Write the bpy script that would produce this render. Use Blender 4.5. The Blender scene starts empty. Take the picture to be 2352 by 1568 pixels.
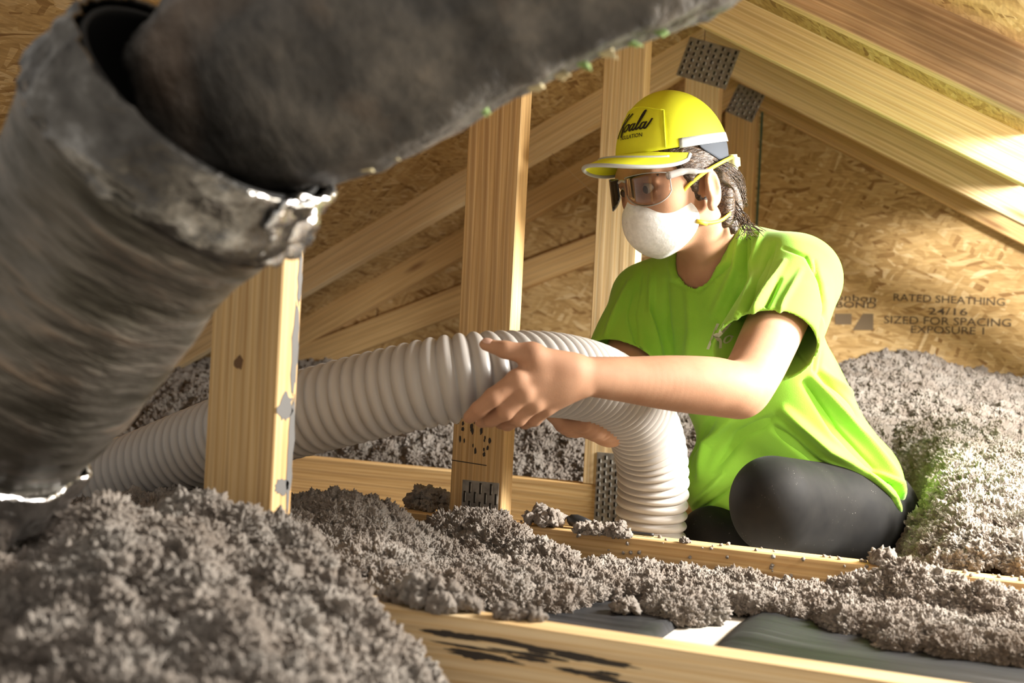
import bpy, bmesh, math, random
import numpy as np
from mathutils import Vector, Matrix, noise as mnoise
from mathutils.bvhtree import BVHTree
random.seed(7); rng = np.random.default_rng(7)
scene = bpy.context.scene
COL = scene.collection

# ------------------------------------------------------------------ camera
FPX, YAW, PIT, ROL = 2720.2, 0.4085, 0.0072, 0.051
CAMP = Vector((0.7668, -1.0700, 0.2637))
Fv = Vector((-math.sin(YAW)*math.cos(PIT), math.cos(YAW)*math.cos(PIT), math.sin(PIT)))
R0 = Vector((math.cos(YAW), math.sin(YAW), 0)); U0 = R0.cross(Fv)
Rv = math.cos(ROL)*R0 + math.sin(ROL)*U0
Uv = -math.sin(ROL)*R0 + math.cos(ROL)*U0
cam_d = bpy.data.cameras.new('camera'); cam = bpy.data.objects.new('camera', cam_d); COL.objects.link(cam)
M = Matrix((Rv, Uv, -Fv)).transposed().to_4x4(); M.translation = CAMP
cam.matrix_world = M
cam_d.sensor_width = 36.0; cam_d.lens = FPX/2352*36.0
cam_d.clip_start = 0.02
cam_d.dof.use_dof = True; cam_d.dof.focus_distance = 1.80; cam_d.dof.aperture_fstop = 5.0
scene.camera = cam

def C(px, py, d):
    """point seen at photo pixel (px,py) lying d metres along the view axis"""
    return CAMP + Fv*d + Rv*((px-1176)/FPX*d) + Uv*((784-py)/FPX*d)

# ------------------------------------------------------------------ world, lights, exposure
world = bpy.data.worlds.new('world'); scene.world = world; world.use_nodes = True
bg = world.node_tree.nodes['Background']
bg.inputs['Color'].default_value = (1.0, 0.93, 0.84, 1); bg.inputs['Strength'].default_value = 0.46

def area_light(name, loc, target, size, power, col=(1, .93, .82)):
    d = bpy.data.lights.new(name, 'AREA'); d.shape = 'DISK'; d.size = size; d.energy = power; d.color = col
    o = bpy.data.objects.new(name, d); COL.objects.link(o); o.location = loc
    o.rotation_euler = (Vector(target)-Vector(loc)).to_track_quat('-Z', 'Y').to_euler()
    return o
def point_light(name, loc, radius, power, col):
    d = bpy.data.lights.new(name, 'POINT'); d.shadow_soft_size = radius; d.energy = power; d.color = col
    o = bpy.data.objects.new(name, d); COL.objects.link(o); o.location = loc; return o
area_light('right_key_light', (1.66, 0.97, 0.85), (0.35, 0.75, 0.17), 0.45, 140, (1, .96, .89))  # key for the strong light from the right; its roof opening is invented
point_light('rafter_fill_light', (1.00, 0.54, 0.42), 0.06, 15, (1, .94, .84))  # added fill to brighten the right rafters and gable wall, no real lamp
area_light('front_fill_light', (1.45, -0.65, 1.0), (0.35, 0.6, 0.1), 0.5, 1.5, (1, .95, .88))  # weak added fill from the front right, no real hatch there

scene.view_settings.view_transform = 'Standard'; scene.view_settings.look = 'None'
scene.view_settings.exposure = 0.0; scene.view_settings.gamma = 1.0
scene.view_settings.use_curve_mapping = False

# ------------------------------------------------------------------ helpers
def tag(o, label=None, cat=None, group=None, kind=None):
    if label: o['label'] = label
    if cat: o['category'] = cat
    if group: o['group'] = group
    if kind: o['kind'] = kind
    return o

def link(name, me, mat=None, parent=None, smooth=False):
    if mat is not None and len(me.materials) == 0: me.materials.append(mat)
    if smooth: me.shade_smooth()
    o = bpy.data.objects.new(name, me); COL.objects.link(o)
    if parent is not None:
        o.parent = parent
    return o

def empty(name, loc=(0, 0, 0)):
    o = bpy.data.objects.new(name, None); COL.objects.link(o); o.location = loc
    o.empty_display_size = .05
    return o

def np_mesh(name, V, Fc):
    me = bpy.data.meshes.new(name)
    V = np.asarray(V, dtype=np.float32); Fc = np.asarray(Fc, dtype=np.int32)
    k = Fc.shape[1]
    me.vertices.add(len(V)); me.vertices.foreach_set('co', V.ravel())
    me.loops.add(Fc.size); me.loops.foreach_set('vertex_index', Fc.ravel())
    me.polygons.add(len(Fc)); me.polygons.foreach_set('loop_start', np.arange(0, Fc.size, k, dtype=np.int32))
    me.update(calc_edges=True); me.validate()
    return me

def put(o, parent):
    """parent keeping world placement when the parent is an un-rotated empty"""
    o.parent = parent
    o.matrix_parent_inverse = Matrix.Translation(-parent.location)
    return o

def bm_mesh(bm, name):
    me = bpy.data.meshes.new(name); bm.to_mesh(me); bm.free(); return me

def tube_np(P, rad, n=16, cap=True, ref=None):
    """swept tube: P list of points, rad list/float"""
    P = [Vector(p) for p in P]; N = len(P)
    if not hasattr(rad, '__len__'): rad = [rad]*N
    T = [((P[min(i+1, N-1)]-P[max(i-1, 0)]).normalized()) for i in range(N)]
    ref = Vector(ref) if ref is not None else (Vector((0, 0, 1)) if abs(T[0].z) < .9 else Vector((1, 0, 0)))
    V = []; nrm = (ref-T[0]*ref.dot(T[0])).normalized()
    for i in range(N):
        nrm = (nrm-T[i]*nrm.dot(T[i])).normalized(); b = T[i].cross(nrm)
        for k in range(n):
            a = 2*math.pi*k/n
            V.append(P[i]+(nrm*math.cos(a)+b*math.sin(a))*rad[i])
    Fc = [(i*n+k, i*n+(k+1) % n, (i+1)*n+(k+1) % n, (i+1)*n+k) for i in range(N-1) for k in range(n)]
    if cap:
        V.append(P[0]); V.append(P[-1]); a, b2 = len(V)-2, len(V)-1
        for k in range(n):
            Fc.append((a, (k+1) % n, k, a)); Fc.append((b2, (N-1)*n+k, (N-1)*n+(k+1) % n, b2))
    me = bpy.data.meshes.new('tube')
    me.from_pydata([tuple(v) for v in V], [], [f if f[0] != f[3] else f[:3] for f in Fc]); me.update()
    return me

def catmull(P, m=8):
    P = [np.array(p, float) for p in P]; Q = [2*P[0]-P[1]]+P+[2*P[-1]-P[-2]]; out = []
    for i in range(1, len(Q)-2):
        for j in range(m):
            t = j/m
            out.append(.5*((2*Q[i])+(-Q[i-1]+Q[i+1])*t+(2*Q[i-1]-5*Q[i]+4*Q[i+1]-Q[i+2])*t*t+(-Q[i-1]+3*Q[i]-3*Q[i+1]+Q[i+2])*t**3))
    out.append(P[-1]); return out

# ------------------------------------------------------------------ materials
def new_mat(name):
    m = bpy.data.materials.new(name); m.use_nodes = True
    nt = m.node_tree; b = nt.nodes['Principled BSDF']
    return m, nt, b
def N(nt, t, **kw):
    n = nt.nodes.new(t)
    for k, v in kw.items():
        if k in n.inputs: n.inputs[k].default_value = v
        else: setattr(n, k, v)
    return n
def L(nt, a, b): nt.links.new(a, b)
def ramp(nt, fac, stops):
    r = nt.nodes.new('ShaderNodeValToRGB'); cr = r.color_ramp
    while len(cr.elements) > len(stops): cr.elements.remove(cr.elements[-1])
    while len(cr.elements) < len(stops): cr.elements.new(.5)
    for e, (p, c) in zip(cr.elements, stops):
        e.position = p; e.color = (*c, 1) if len(c) == 3 else c
    L(nt, fac, r.inputs['Fac']); return r.outputs['Color']
def mixc(nt, fac, a, b, mode='MIX'):
    n = nt.nodes.new('ShaderNodeMix'); n.data_type = 'RGBA'; n.blend_type = mode
    if hasattr(fac, 'node'): L(nt, fac, n.inputs[0])
    else: n.inputs[0].default_value = fac
    for s, v in ((n.inputs[6], a), (n.inputs[7], b)):
        if hasattr(v, 'node'): L(nt, v, s)
        else: s.default_value = (*v, 1)
    return n.outputs[2]
def mth(nt, op, a, b=None):
    n = nt.nodes.new('ShaderNodeMath'); n.operation = op
    for i, v in enumerate((a, b)):
        if v is None: continue
        if hasattr(v, 'node'): L(nt, v, n.inputs[i])
        else: n.inputs[i].default_value = v
    return n.outputs[0]
def bump(nt, b, h, strength, dist):
    n = N(nt, 'ShaderNodeBump', Strength=strength, Distance=dist); L(nt, h, n.inputs['Height'])
    L(nt, n.outputs['Normal'], b.inputs['Normal'])
def coords(nt, scale, rot=(0, 0, 0), rnd=True):
    tc = nt.nodes.new('ShaderNodeTexCoord'); mp = N(nt, 'ShaderNodeMapping', Scale=scale, Rotation=rot)
    if rnd:
        oi = nt.nodes.new('ShaderNodeObjectInfo'); cb = nt.nodes.new('ShaderNodeCombineXYZ')
        L(nt, mth(nt, 'MULTIPLY', oi.outputs['Random'], 37.0), cb.inputs[0]); L(nt, mth(nt, 'MULTIPLY', oi.outputs['Random'], 11.0), cb.inputs[1])
        va = N(nt, 'ShaderNodeVectorMath'); L(nt, tc.outputs['Object'], va.inputs[0]); L(nt, cb.outputs[0], va.inputs[1])
        L(nt, va.outputs[0], mp.inputs[0])
    else: L(nt, tc.outputs['Object'], mp.inputs[0])
    return mp.outputs[0]

def plain(name, col, rough=.6, metal=0, **kw):
    m, nt, b = new_mat(name); b.inputs['Base Color'].default_value = (*col, 1)
    b.inputs['Roughness'].default_value = rough; b.inputs['Metallic'].default_value = metal
    for k, v in kw.items(): b.inputs[k].default_value = v
    return m

def wood_mat(name, light, mid, dark, knot=True, dirt=0.0):
    m, nt, b = new_mat(name)
    n1 = N(nt, 'ShaderNodeTexNoise', Scale=1.0, Detail=3.0); L(nt, coords(nt, (1.2, 9, 9)), n1.inputs['Vector'])
    w = N(nt, 'ShaderNodeTexWave', Scale=15.0, Distortion=4.2, Detail=2.5); w.bands_direction = 'Y'
    w.inputs['Detail Scale'].default_value = .6
    L(nt, coords(nt, (.16, 1, .6)), w.inputs['Vector'])
    f = N(nt, 'ShaderNodeTexNoise', Scale=1.0, Detail=4.0); L(nt, coords(nt, (4, 160, 160)), f.inputs['Vector'])
    g = mth(nt, 'ADD', mth(nt, 'MULTIPLY', w.outputs['Fac'], .5), mth(nt, 'MULTIPLY', n1.outputs['Fac'], .55))
    c = ramp(nt, g, [(.18, light), (.5, mid), (.62, light), (.95, dark)])
    c = mixc(nt, mth(nt, 'MULTIPLY', ramp(nt, f.outputs['Fac'], [(.42, (0, 0, 0)), (.70, (1, 1, 1))]), .55), c, dark, 'MIX')
    if knot:
        v = N(nt, 'ShaderNodeTexVoronoi', Scale=1.0); L(nt, coords(nt, (2.0, 9, 3)), v.inputs['Vector'])
        k = ramp(nt, v.outputs['Distance'], [(.035, (1, 1, 1)), (.11, (0, 0, 0))])
        c = mixc(nt, mth(nt, 'MULTIPLY', k, .8), c, (.23, .11, .04))
    if dirt:
        dn = N(nt, 'ShaderNodeTexNoise', Scale=1.0, Detail=5.0); L(nt, coords(nt, (3, 12, 12)), dn.inputs['Vector'])
        c = mixc(nt, mth(nt, 'MULTIPLY', ramp(nt, dn.outputs['Fac'], [(.5, (0, 0, 0)), (.66, (1, 1, 1))]), dirt), c, (.09, .055, .03))
    L(nt, c, b.inputs['Base Color']); b.inputs['Roughness'].default_value = .68
    b.inputs['Specular IOR Level'].default_value = .3
    bump(nt, b, mth(nt, 'ADD', f.outputs['Fac'], w.outputs['Fac']), .18, .002)
    return m
WOOD = wood_mat('pine_lumber', (.78, .55, .27), (.62, .38, .15), (.38, .20, .07))
WOODP = wood_mat('pale_pine_lumber', (.86, .68, .42), (.74, .51, .25), (.50, .30, .12))
WOODA = wood_mat('weathered_pine_lumber', (.76, .56, .33), (.58, .38, .20), (.30, .17, .08), dirt=.55)

def osb_mat(name, tint):
    m, nt, b = new_mat(name)
    nz = N(nt, 'ShaderNodeTexNoise', Scale=6.0, Detail=2.0)
    L(nt, coords(nt, (1, 1, 1)), nz.inputs['Vector'])
    cols = []; hs = None
    for (sx, sy, rot) in ((14, 95, .2), (17, 105, -.45), (13, 85, 1.1)):
        base = coords(nt, (1, 1, 1), (0, 0, rot))
        add = N(nt, 'ShaderNodeVectorMath', operation='MULTIPLY_ADD')
        L(nt, nz.outputs['Color'], add.inputs[0]); add.inputs[1].default_value = (.05, .05, .05); L(nt, base, add.inputs[2])
        sc = N(nt, 'ShaderNodeVectorMath', operation='MULTIPLY'); L(nt, add.outputs[0], sc.inputs[0]); sc.inputs[1].default_value = (sx, sy, 1)
        v = N(nt, 'ShaderNodeTexVoronoi', Scale=1.0); v.voronoi_dimensions = '2D'; L(nt, sc.outputs[0], v.inputs['Vector'])
        sp = nt.nodes.new('ShaderNodeSeparateColor'); L(nt, v.outputs['Color'], sp.inputs[0])
        cols.append((sp.outputs[0], sp.outputs[1]))
    f = mth(nt, 'GREATER_THAN', cols[0][1], .5); g = mth(nt, 'GREATER_THAN', cols[1][1], .62)
    mx = N(nt, 'ShaderNodeMix'); L(nt, f, mx.inputs[0]); L(nt, cols[0][0], mx.inputs[2]); L(nt, cols[1][0], mx.inputs[3])
    mx2 = N(nt, 'ShaderNodeMix'); L(nt, g, mx2.inputs[0]); L(nt, mx.outputs[0], mx2.inputs[2]); L(nt, cols[2][0], mx2.inputs[3])
    t = tint
    c = ramp(nt, mx2.outputs[0], [(0, (.30*t[0], .165*t[1], .06*t[2])), (.12, (.46*t[0], .29*t[1], .115*t[2])), (.5, (.58*t[0], .385*t[1], .165*t[2])), (.88, (.66*t[0], .46*t[1], .22*t[2])), (1, (.76*t[0], .57*t[1], .32*t[2]))])
    gr = N(nt, 'ShaderNodeTexNoise', Scale=1.0, Detail=4.0); L(nt, coords(nt, (30, 220, 30), (0, 0, .1)), gr.inputs['Vector'])
    c = mixc(nt, .35, c, ramp(nt, gr.outputs['Fac'], [(.35, (.35, .30, .25)), (.65, (1, 1, 1))]), 'MULTIPLY')
    big = N(nt, 'ShaderNodeTexNoise', Scale=4.0, Detail=3.0); L(nt, coords(nt, (1, 1, 1)), big.inputs['Vector'])
    c = mixc(nt, .5, c, ramp(nt, big.outputs['Fac'], [(.3, (.7, .66, .6)), (.7, (1.0, 1.0, 1.0))]), 'MULTIPLY')
    L(nt, c, b.inputs['Base Color']); b.inputs['Roughness'].default_value = .72; b.inputs['Specular IOR Level'].default_value = .25
    bump(nt, b, mx2.outputs[0], .35, .0015)
    return m
OSB = osb_mat('oriented_strand_board', (1, 1, 1))

def insul_mat():
    m, nt, b = new_mat('blown_fibre_insulation')
    tc = nt.nodes.new('ShaderNodeNewGeometry')
    n1 = N(nt, 'ShaderNodeTexNoise', Scale=16.0, Detail=3.0); L(nt, tc.outputs['Position'], n1.inputs['Vector'])
    n2 = N(nt, 'ShaderNodeTexNoise', Scale=520.0, Detail=4.0, Roughness=.7); L(nt, tc.outputs['Position'], n2.inputs['Vector'])
    c = ramp(nt, n1.outputs['Fac'], [(.3, (.50, .42, .355)), (.5, (.62, .545, .48)), (.7, (.73, .67, .605))])
    c = mixc(nt, .6, c, ramp(nt, n2.outputs['Fac'], [(.34, (.50, .46, .43)), (.62, (1, 1, 1))]), 'MULTIPLY')
    L(nt, c, b.inputs['Base Color']); b.inputs['Roughness'].default_value = .95; b.inputs['Specular IOR Level'].default_value = .1
    bump(nt, b, n2.outputs['Fac'], 1.0, .007)
    return m
INSUL = insul_mat()

def foil_mat(name, base, rough, sc, streak, metal=.9):
    m, nt, b = new_mat(name)
    n1 = N(nt, 'ShaderNodeTexNoise', Scale=1.0, Detail=5.0, Roughness=.6); L(nt, coords(nt, sc, rnd=False), n1.inputs['Vector'])
    n2 = N(nt, 'ShaderNodeTexNoise', Scale=1.0, Detail=3.0); L(nt, coords(nt, (sc[0]*3.1, sc[1]*3.1, sc[2]*3.1), rnd=False), n2.inputs['Vector'])
    c = ramp(nt, n1.outputs['Fac'], streak)
    L(nt, c, b.inputs['Base Color']); b.inputs['Metallic'].default_value = metal; b.inputs['Roughness'].default_value = rough
    bump(nt, b, mth(nt, 'ADD', n1.outputs['Fac'], mth(nt, 'MULTIPLY', n2.outputs['Fac'], .4)), .55, .012)
    return m
# ------------------------------------------------------------------ the attic shell and trusses
SP, MR, HR, TH = 0.61, 0.5349, 1.0038, 0.019      # truss spacing, roof slope, rafter underside at the ridge, half thickness
RV = 0.089*math.sqrt(1+MR*MR)                     # rafter depth measured plumb
TY = [0.0, SP, 2*SP, 3*SP, 2.2646]

def board(name, pts, a, b, mat, parent, y=0.0, half=TH, bev=.0018):
    """flat lumber piece: outline pts (X,Z) in the truss plane, grain running a->b, thickness along Y"""
    a = Vector((a[0], 0, a[1])); b = Vector((b[0], 0, b[1]))
    ex = (b-a).normalized(); ez = Vector((0, 1, 0)); ey = ez.cross(ex)
    bm = bmesh.new(); lo = []; hi = []
    for p in pts:
        q = Vector((p[0], 0, p[1]))-a
        lo.append(bm.verts.new((q.dot(ex), q.dot(ey), -half))); hi.append(bm.verts.new((q.dot(ex), q.dot(ey), half)))
    n = len(pts)
    bm.faces.new(lo); bm.faces.new(hi[::-1])
    for i in range(n): bm.faces.new((lo[i], hi[i], hi[(i+1) % n], lo[(i+1) % n]))
    bmesh.ops.recalc_face_normals(bm, faces=bm.faces)
    bmesh.ops.bevel(bm, geom=list(bm.edges), offset=bev, segments=1, affect='EDGES')
    o = link(name, bm_mesh(bm, name), mat, parent)
    m = Matrix((ex, ey, ez)).transposed().to_4x4(); m.translation = (a.x, y, a.z)
    o.matrix_basis = m
    return o

STEEL = None
def steel_mat():
    m, nt, b = new_mat('galvanised_steel')
    n1 = N(nt, 'ShaderNodeTexNoise', Scale=60.0, Detail=3.0); L(nt, coords(nt, (1, 1, 1)), n1.inputs['Vector'])
    L(nt, ramp(nt, n1.outputs['Fac'], [(.35, (.30, .28, .25)), (.65, (.52, .49, .44))]), b.inputs['Base Color'])
    b.inputs['Metallic'].default_value = .75; b.inputs['Roughness'].default_value = .45
    return m
STEEL = steel_mat()
DARK = plain('dark_slot', (.03, .025, .02), .9)

def nail_plate(parent, cx, cz, w, h, rot, yfront, slots=(6, 5)):
    """toothed connector plate lying on the front face of the lumber, slots punched through as dark pits with raised teeth"""
    bm = bmesh.new(); bmesh.ops.create_cube(bm, size=1, matrix=Matrix.Diagonal((w, .0014, h, 1)))
    bmesh.ops.bevel(bm, geom=list(bm.edges), offset=.0004, segments=1, affect='EDGES')
    plate = link('nail_plate', bm_mesh(bm, 'nail_plate'), STEEL, parent)
    plate.matrix_basis = Matrix.Translation((cx, yfront-.0007, cz)) @ Matrix.Rotation(rot, 4, 'Y')
    bs = bmesh.new(); nx, nz = slots
    for i in range(nx):
        for j in range(nz):
            x = (-.5+(i+.5)/nx)*w; z = (-.5+(j+.5+(.25 if i % 2 else -.25))/nz)*h*.92
            bmesh.ops.create_cube(bs, size=1, matrix=Matrix.Translation((x, -.0009, z)) @ Matrix.Diagonal((w/nx*.34, .0012, h/nz*.55, 1)))
    s = link('tooth_slots', bm_mesh(bs, 'tooth_slots'), DARK, plate); s['kind'] = 'stuff'
    bs = bmesh.new()
    for i in range(nx):
        for j in range(nz):
            x = (-.5+(i+.5)/nx)*w+w/nx*.25; z = (-.5+(j+.5+(.25 if i % 2 else -.25))/nz)*h*.92
            bmesh.ops.create_cube(bs, size=1, matrix=Matrix.Translation((x, -.0014, z)) @ Matrix.Rotation(.5, 4, 'Z') @ Matrix.Diagonal((w/nx*.14, .0022, h/nz*.4, 1)))
    s = link('raised_teeth', bm_mesh(bs, 'raised_teeth'), STEEL, plate); s['kind'] = 'stuff'
    return plate

XE = 2.02
truss_labels = [
    'nearest truss: pine post rising from foreground insulation beside the foil duct, chord along bottom edge',
    'truss whose stained post stands behind the hose and whose chord runs before the kneeling worker',
    'truss whose post stands just behind the cap, with broad pale rafter sloping to the right',
    'truss peaking in a steel plate above the cap, rafter below the broad pale one',
    'gable truss set against the strand board end wall, lowest rafter at right']
wl = [(WOOD, WOODP, WOOD), (WOOD, WOOD, WOODA), (WOODP, WOOD, WOODP), (WOODP, WOOD, WOODP), (WOOD, WOOD, WOOD)]
trusses = []
for n, y in enumerate(TY):
    t = empty('roof_truss', (0, y, 0)); tag(t, truss_labels[n], 'truss', 'roof trusses of the attic'); trusses.append(t)
    mp, mc, mr = wl[n]
    board('bottom_chord', [(-XE, -.089), (XE, -.089), (XE, 0), (-XE, 0)], (-XE, -.0445), (XE, -.0445), mc, t)
    h = .0445
    board('king_post', [(-h, .0005), (h, .0005), (h, HR-MR*h-.001), (0, HR-.001), (-h, HR-MR*h-.001)], (0, 0), (0, 1), mp, t)
    for s in (1, -1):
        board('rafter', [(s*.001, HR), (s*1.88, HR-MR*1.88), (s*1.99, HR-MR*1.88), (s*1.99, HR+RV-MR*1.99), (s*.001, HR+RV)], (0, HR+RV/2), (s*1, HR+RV/2-MR), mr, t)
    # plates on the near faces
    if n != 4: nail_plate(t, 0.012, HR-.002, .135, .10, .32, -TH, (8, 6))
    else: nail_plate(t, 0.012, HR-.01, .085, .085, .42, -TH, (6, 5))
    if n == 1: nail_plate(t, .008, .012, .062, .095, 0, -TH, (7, 3))
    elif n == 2: nail_plate(t, .014, -.008, .060, .150, 0, -TH, (5, 9))
    elif n == 0: nail_plate(t, .0, -.01, .07, .10, 0, -TH, (6, 4))
# diagonal web of the gable truss
a = C(560, 905, 3.75); b = C(1500, 515, 3.32)
def gp(px, py, Y):
    d = (C(px, py, 1)-CAMP); k = (Y-CAMP.y)/d.y; return CAMP+d*k
pl = [gp(600, 892, TY[4]-TH), gp(1475, 556, TY[4]-TH), gp(1475, 494, TY[4]-TH), gp(600, 826, TY[4]-TH)]
board('diagonal_web', [(p.x, p.z) for p in pl], (pl[0].x, pl[0].z), (pl[1].x, pl[1].z), WOOD, trusses[4], y=.004, half=.015)

# marks on the lumber: each a thin flat stain of its own
STAIN = plain('ink_stain', (.045, .035, .028), .8)
GREYP = plain('grey_paint_smear', (.16, .155, .15), .8)
def blot(parent, name, pts, y, mat, axis='Y'):
    bm = bmesh.new(); vs = []
    for (u, v) in pts:
        vs.append(bm.verts.new((u, y, v) if axis == 'Y' else (y, u, v)))
    bm.faces.new(vs); r = bmesh.ops.extrude_face_region(bm, geom=list(bm.faces))
    bmesh.ops.translate(bm, verts=[e for e in r['geom'] if isinstance(e, bmesh.types.BMVert)], vec=(0, -.0003, 0) if axis == 'Y' else (.0003, 0, 0))
    bmesh.ops.recalc_face_normals(bm, faces=bm.faces)
    return link(name, bm_mesh(bm, name), mat, parent)
def ragged(cx, cz, rx, rz, seed, n=22):
    r = random.Random(seed)
    return [(cx+rx*math.cos(2*math.pi*i/n)*(.7+.5*r.random()), cz+rz*math.sin(2*math.pi*i/n)*(.7+.5*r.random())) for i in range(n)]
# stamped marks on the second post, just above its foot
r_ = random.Random(3)
for i in range(34):
    x = r_.choice((-.036, -.03, -.012, -.004, .012, .016))+r_.gauss(0, .004); z = .10+.085*r_.random(); k = r_.uniform(.4, 1)
    blot(trusses[1], 'ink_mark', ragged(x, z, .0026*k, .0042*k*r_.uniform(.7, 2), i, 12), -TH-.0002-.00001*i, STAIN)
blot(trusses[1], 'saw_line', [(-.0445, .0872), (.016, .0838), (.016, .0852), (-.0445, .0886)], -TH-.0002, STAIN)
# dark stains on the near chord
r_ = random.Random(21)
for i in range(16):
    x = .26+.19*r_.random(); z = -.016-.024*r_.random(); rx = r_.uniform(.012, .045); rz = r_.uniform(.0008, .0032)
    blot(trusses[0], 'dark_stain', ragged(x, z, rx, rz, 50+i, 30), -TH-.0002-.00002*i, STAIN)
# grey smears on the lit edge of the near post
for i, (yy, z, ry, rz) in enumerate(((.010, .255, .006, .05), (-.002, .19, .014, .016), (.012, .14, .006, .06), (.0, .105, .013, .010), (.013, .33, .004, .03))):
    blot(trusses[0], 'grey_smear', ragged(yy, z, ry, rz, 70+i), .0445+.0002, GREYP, 'X')
blot(trusses[0], 'knot', ragged(-.006, .235, .006, .008, 90, 14), -TH-.0002, plain('knot_brown', (.16, .08, .03), .7))

# ---- roof sheathing
def panel(name, pts, origin, ex, ey, thick, mat, parent):
    """flat sheet: pts in its own (x,y) frame, thickness on +normal side"""
    ex = Vector(ex).normalized(); ey = Vector(ey).normalized(); ez = ex.cross(ey)
    bm = bmesh.new(); lo = [bm.verts.new((p[0], p[1], 0)) for p in pts]; hi = [bm.verts.new((p[0], p[1], thick)) for p in pts]
    bm.faces.new(lo[::-1]); bm.faces.new(hi); k = len(pts)
    for i in range(k): bm.faces.new((lo[i], lo[(i+1) % k], hi[(i+1) % k], hi[i]))
    bmesh.ops.recalc_face_normals(bm, faces=bm.faces)
    bmesh.ops.bevel(bm, geom=list(bm.edges), offset=.001, segments=1, affect='EDGES')
    o = link(name, bm_mesh(bm, name), mat, parent)
    m = Matrix((ex, ey, ez)).transposed().to_4x4(); m.translation = origin; o.matrix_basis = m
    return o
XR = .757
ceil = empty('ceiling', (0, 0, 0)); ceil['kind'] = 'structure'; ceil['label'] = 'sloping roof underside of strand board sheets on both sides'
SL = math.sqrt(1+MR*MR)
for s, ybeg in ((-1, 0.0), (1, 0.0)):
    ey = Vector((s, 0, -MR)).normalized(); ex = Vector((0, 1, 0)) if s == 1 else Vector((0, -1, 0))
    org = Vector((0, 0, HR+RV+.0005))
    rows = (((.012, 1.20), (ybeg, 1.525, 2.36)), ((1.203, 2.30), (ybeg, .92, 2.36))) if s == -1 else (((.012, XR*SL), (ybeg, 1.525, 2.36)),)   # lower right bay left open to let the key light in
    for (u0, u1), cuts in rows:
        for c0, c1 in zip(cuts[:-1], cuts[1:]):
            c1 -= .003
            xs = (c0, c1) if s == 1 else (-c1, -c0)
            pz = [(xs[0], u0), (xs[1], u0), (xs[1], u1), (xs[0], u1)]
            o = panel('sheathing_panel', pz, org, ex, ey, .011, OSB, ceil)
# ---- gable end wall
wall = empty('wall_back', (0, 2.2846, 0)); wall['kind'] = 'structure'; wall['label'] = 'strand board gable end wall behind the trusses'
GREEN = plain('green_edge_seal', (.05, .10, .075), .8)
ztop = lambda x: HR+RV-MR*abs(x)-.002
def gw(x0, x1, z0, z1=None):
    pts = [(x0, z0), (x1, z0)]
    def zt(x): return ztop(x) if z1 is None else min(ztop(x), z1)
    if z1 is None:
        if x0 < 0 < x1: pts += [(x1, zt(x1)), (0, ztop(0)), (x0, zt(x0))]
        else: pts += [(x1, zt(x1)), (x0, zt(x0))]
    else: pts += [(x1, z1), (x0, z1)]
    return panel('sheathing_panel', pts, (0, 0, 0), (1, 0, 0), (0, 0, 1), -.0, OSB, wall) if False else pts
def wall_panel(pts):
    # front face towards -Y, thickness backwards
    return panel('sheathing_panel', [(-p[0], p[1]) for p in pts], (0, 0, 0), (-1, 0, 0), (0, 0, 1), .011, OSB, wall)
wp_left = wall_panel(gw(-2.0, -1.172, -.089)); wp_mid = wall_panel(gw(-1.169, .0505, -.089)); wp_right = wall_panel(gw(.0555, 1.272, -.089)); wall_panel(gw(1.275, 2.0, -.089))
bm = bmesh.new(); bmesh.ops.create_cube(bm, size=1, matrix=Matrix.Translation((.053, .004, .45)) @ Matrix.Diagonal((.006, .010, 1.07, 1)))
link('edge_seal', bm_mesh(bm, 'edge_seal'), GREEN, wall)

# ---- ceiling board below (the attic floor) and black sheeting
fm, nt, b_ = new_mat('gypsum_board')
nz = N(nt, 'ShaderNodeTexNoise', Scale=8.0, Detail=4.0); L(nt, coords(nt, (1, 1, 1), rnd=False), nz.inputs['Vector'])
L(nt, ramp(nt, nz.outputs['Fac'], [(.3, (.52, .47, .40)), (.7, (.70, .66, .58))]), b_.inputs['Base Color']); b_.inputs['Roughness'].default_value = .85
bm = bmesh.new(); bmesh.ops.create_cube(bm, size=1, matrix=Matrix.Translation((0, .45, -.0965)) @ Matrix.Diagonal((4.2, 3.75, .013, 1)))
fl = link('floor', bm_mesh(bm, 'floor'), fm); fl['kind'] = 'structure'; fl['label'] = 'pale gypsum board under the chords'

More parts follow.
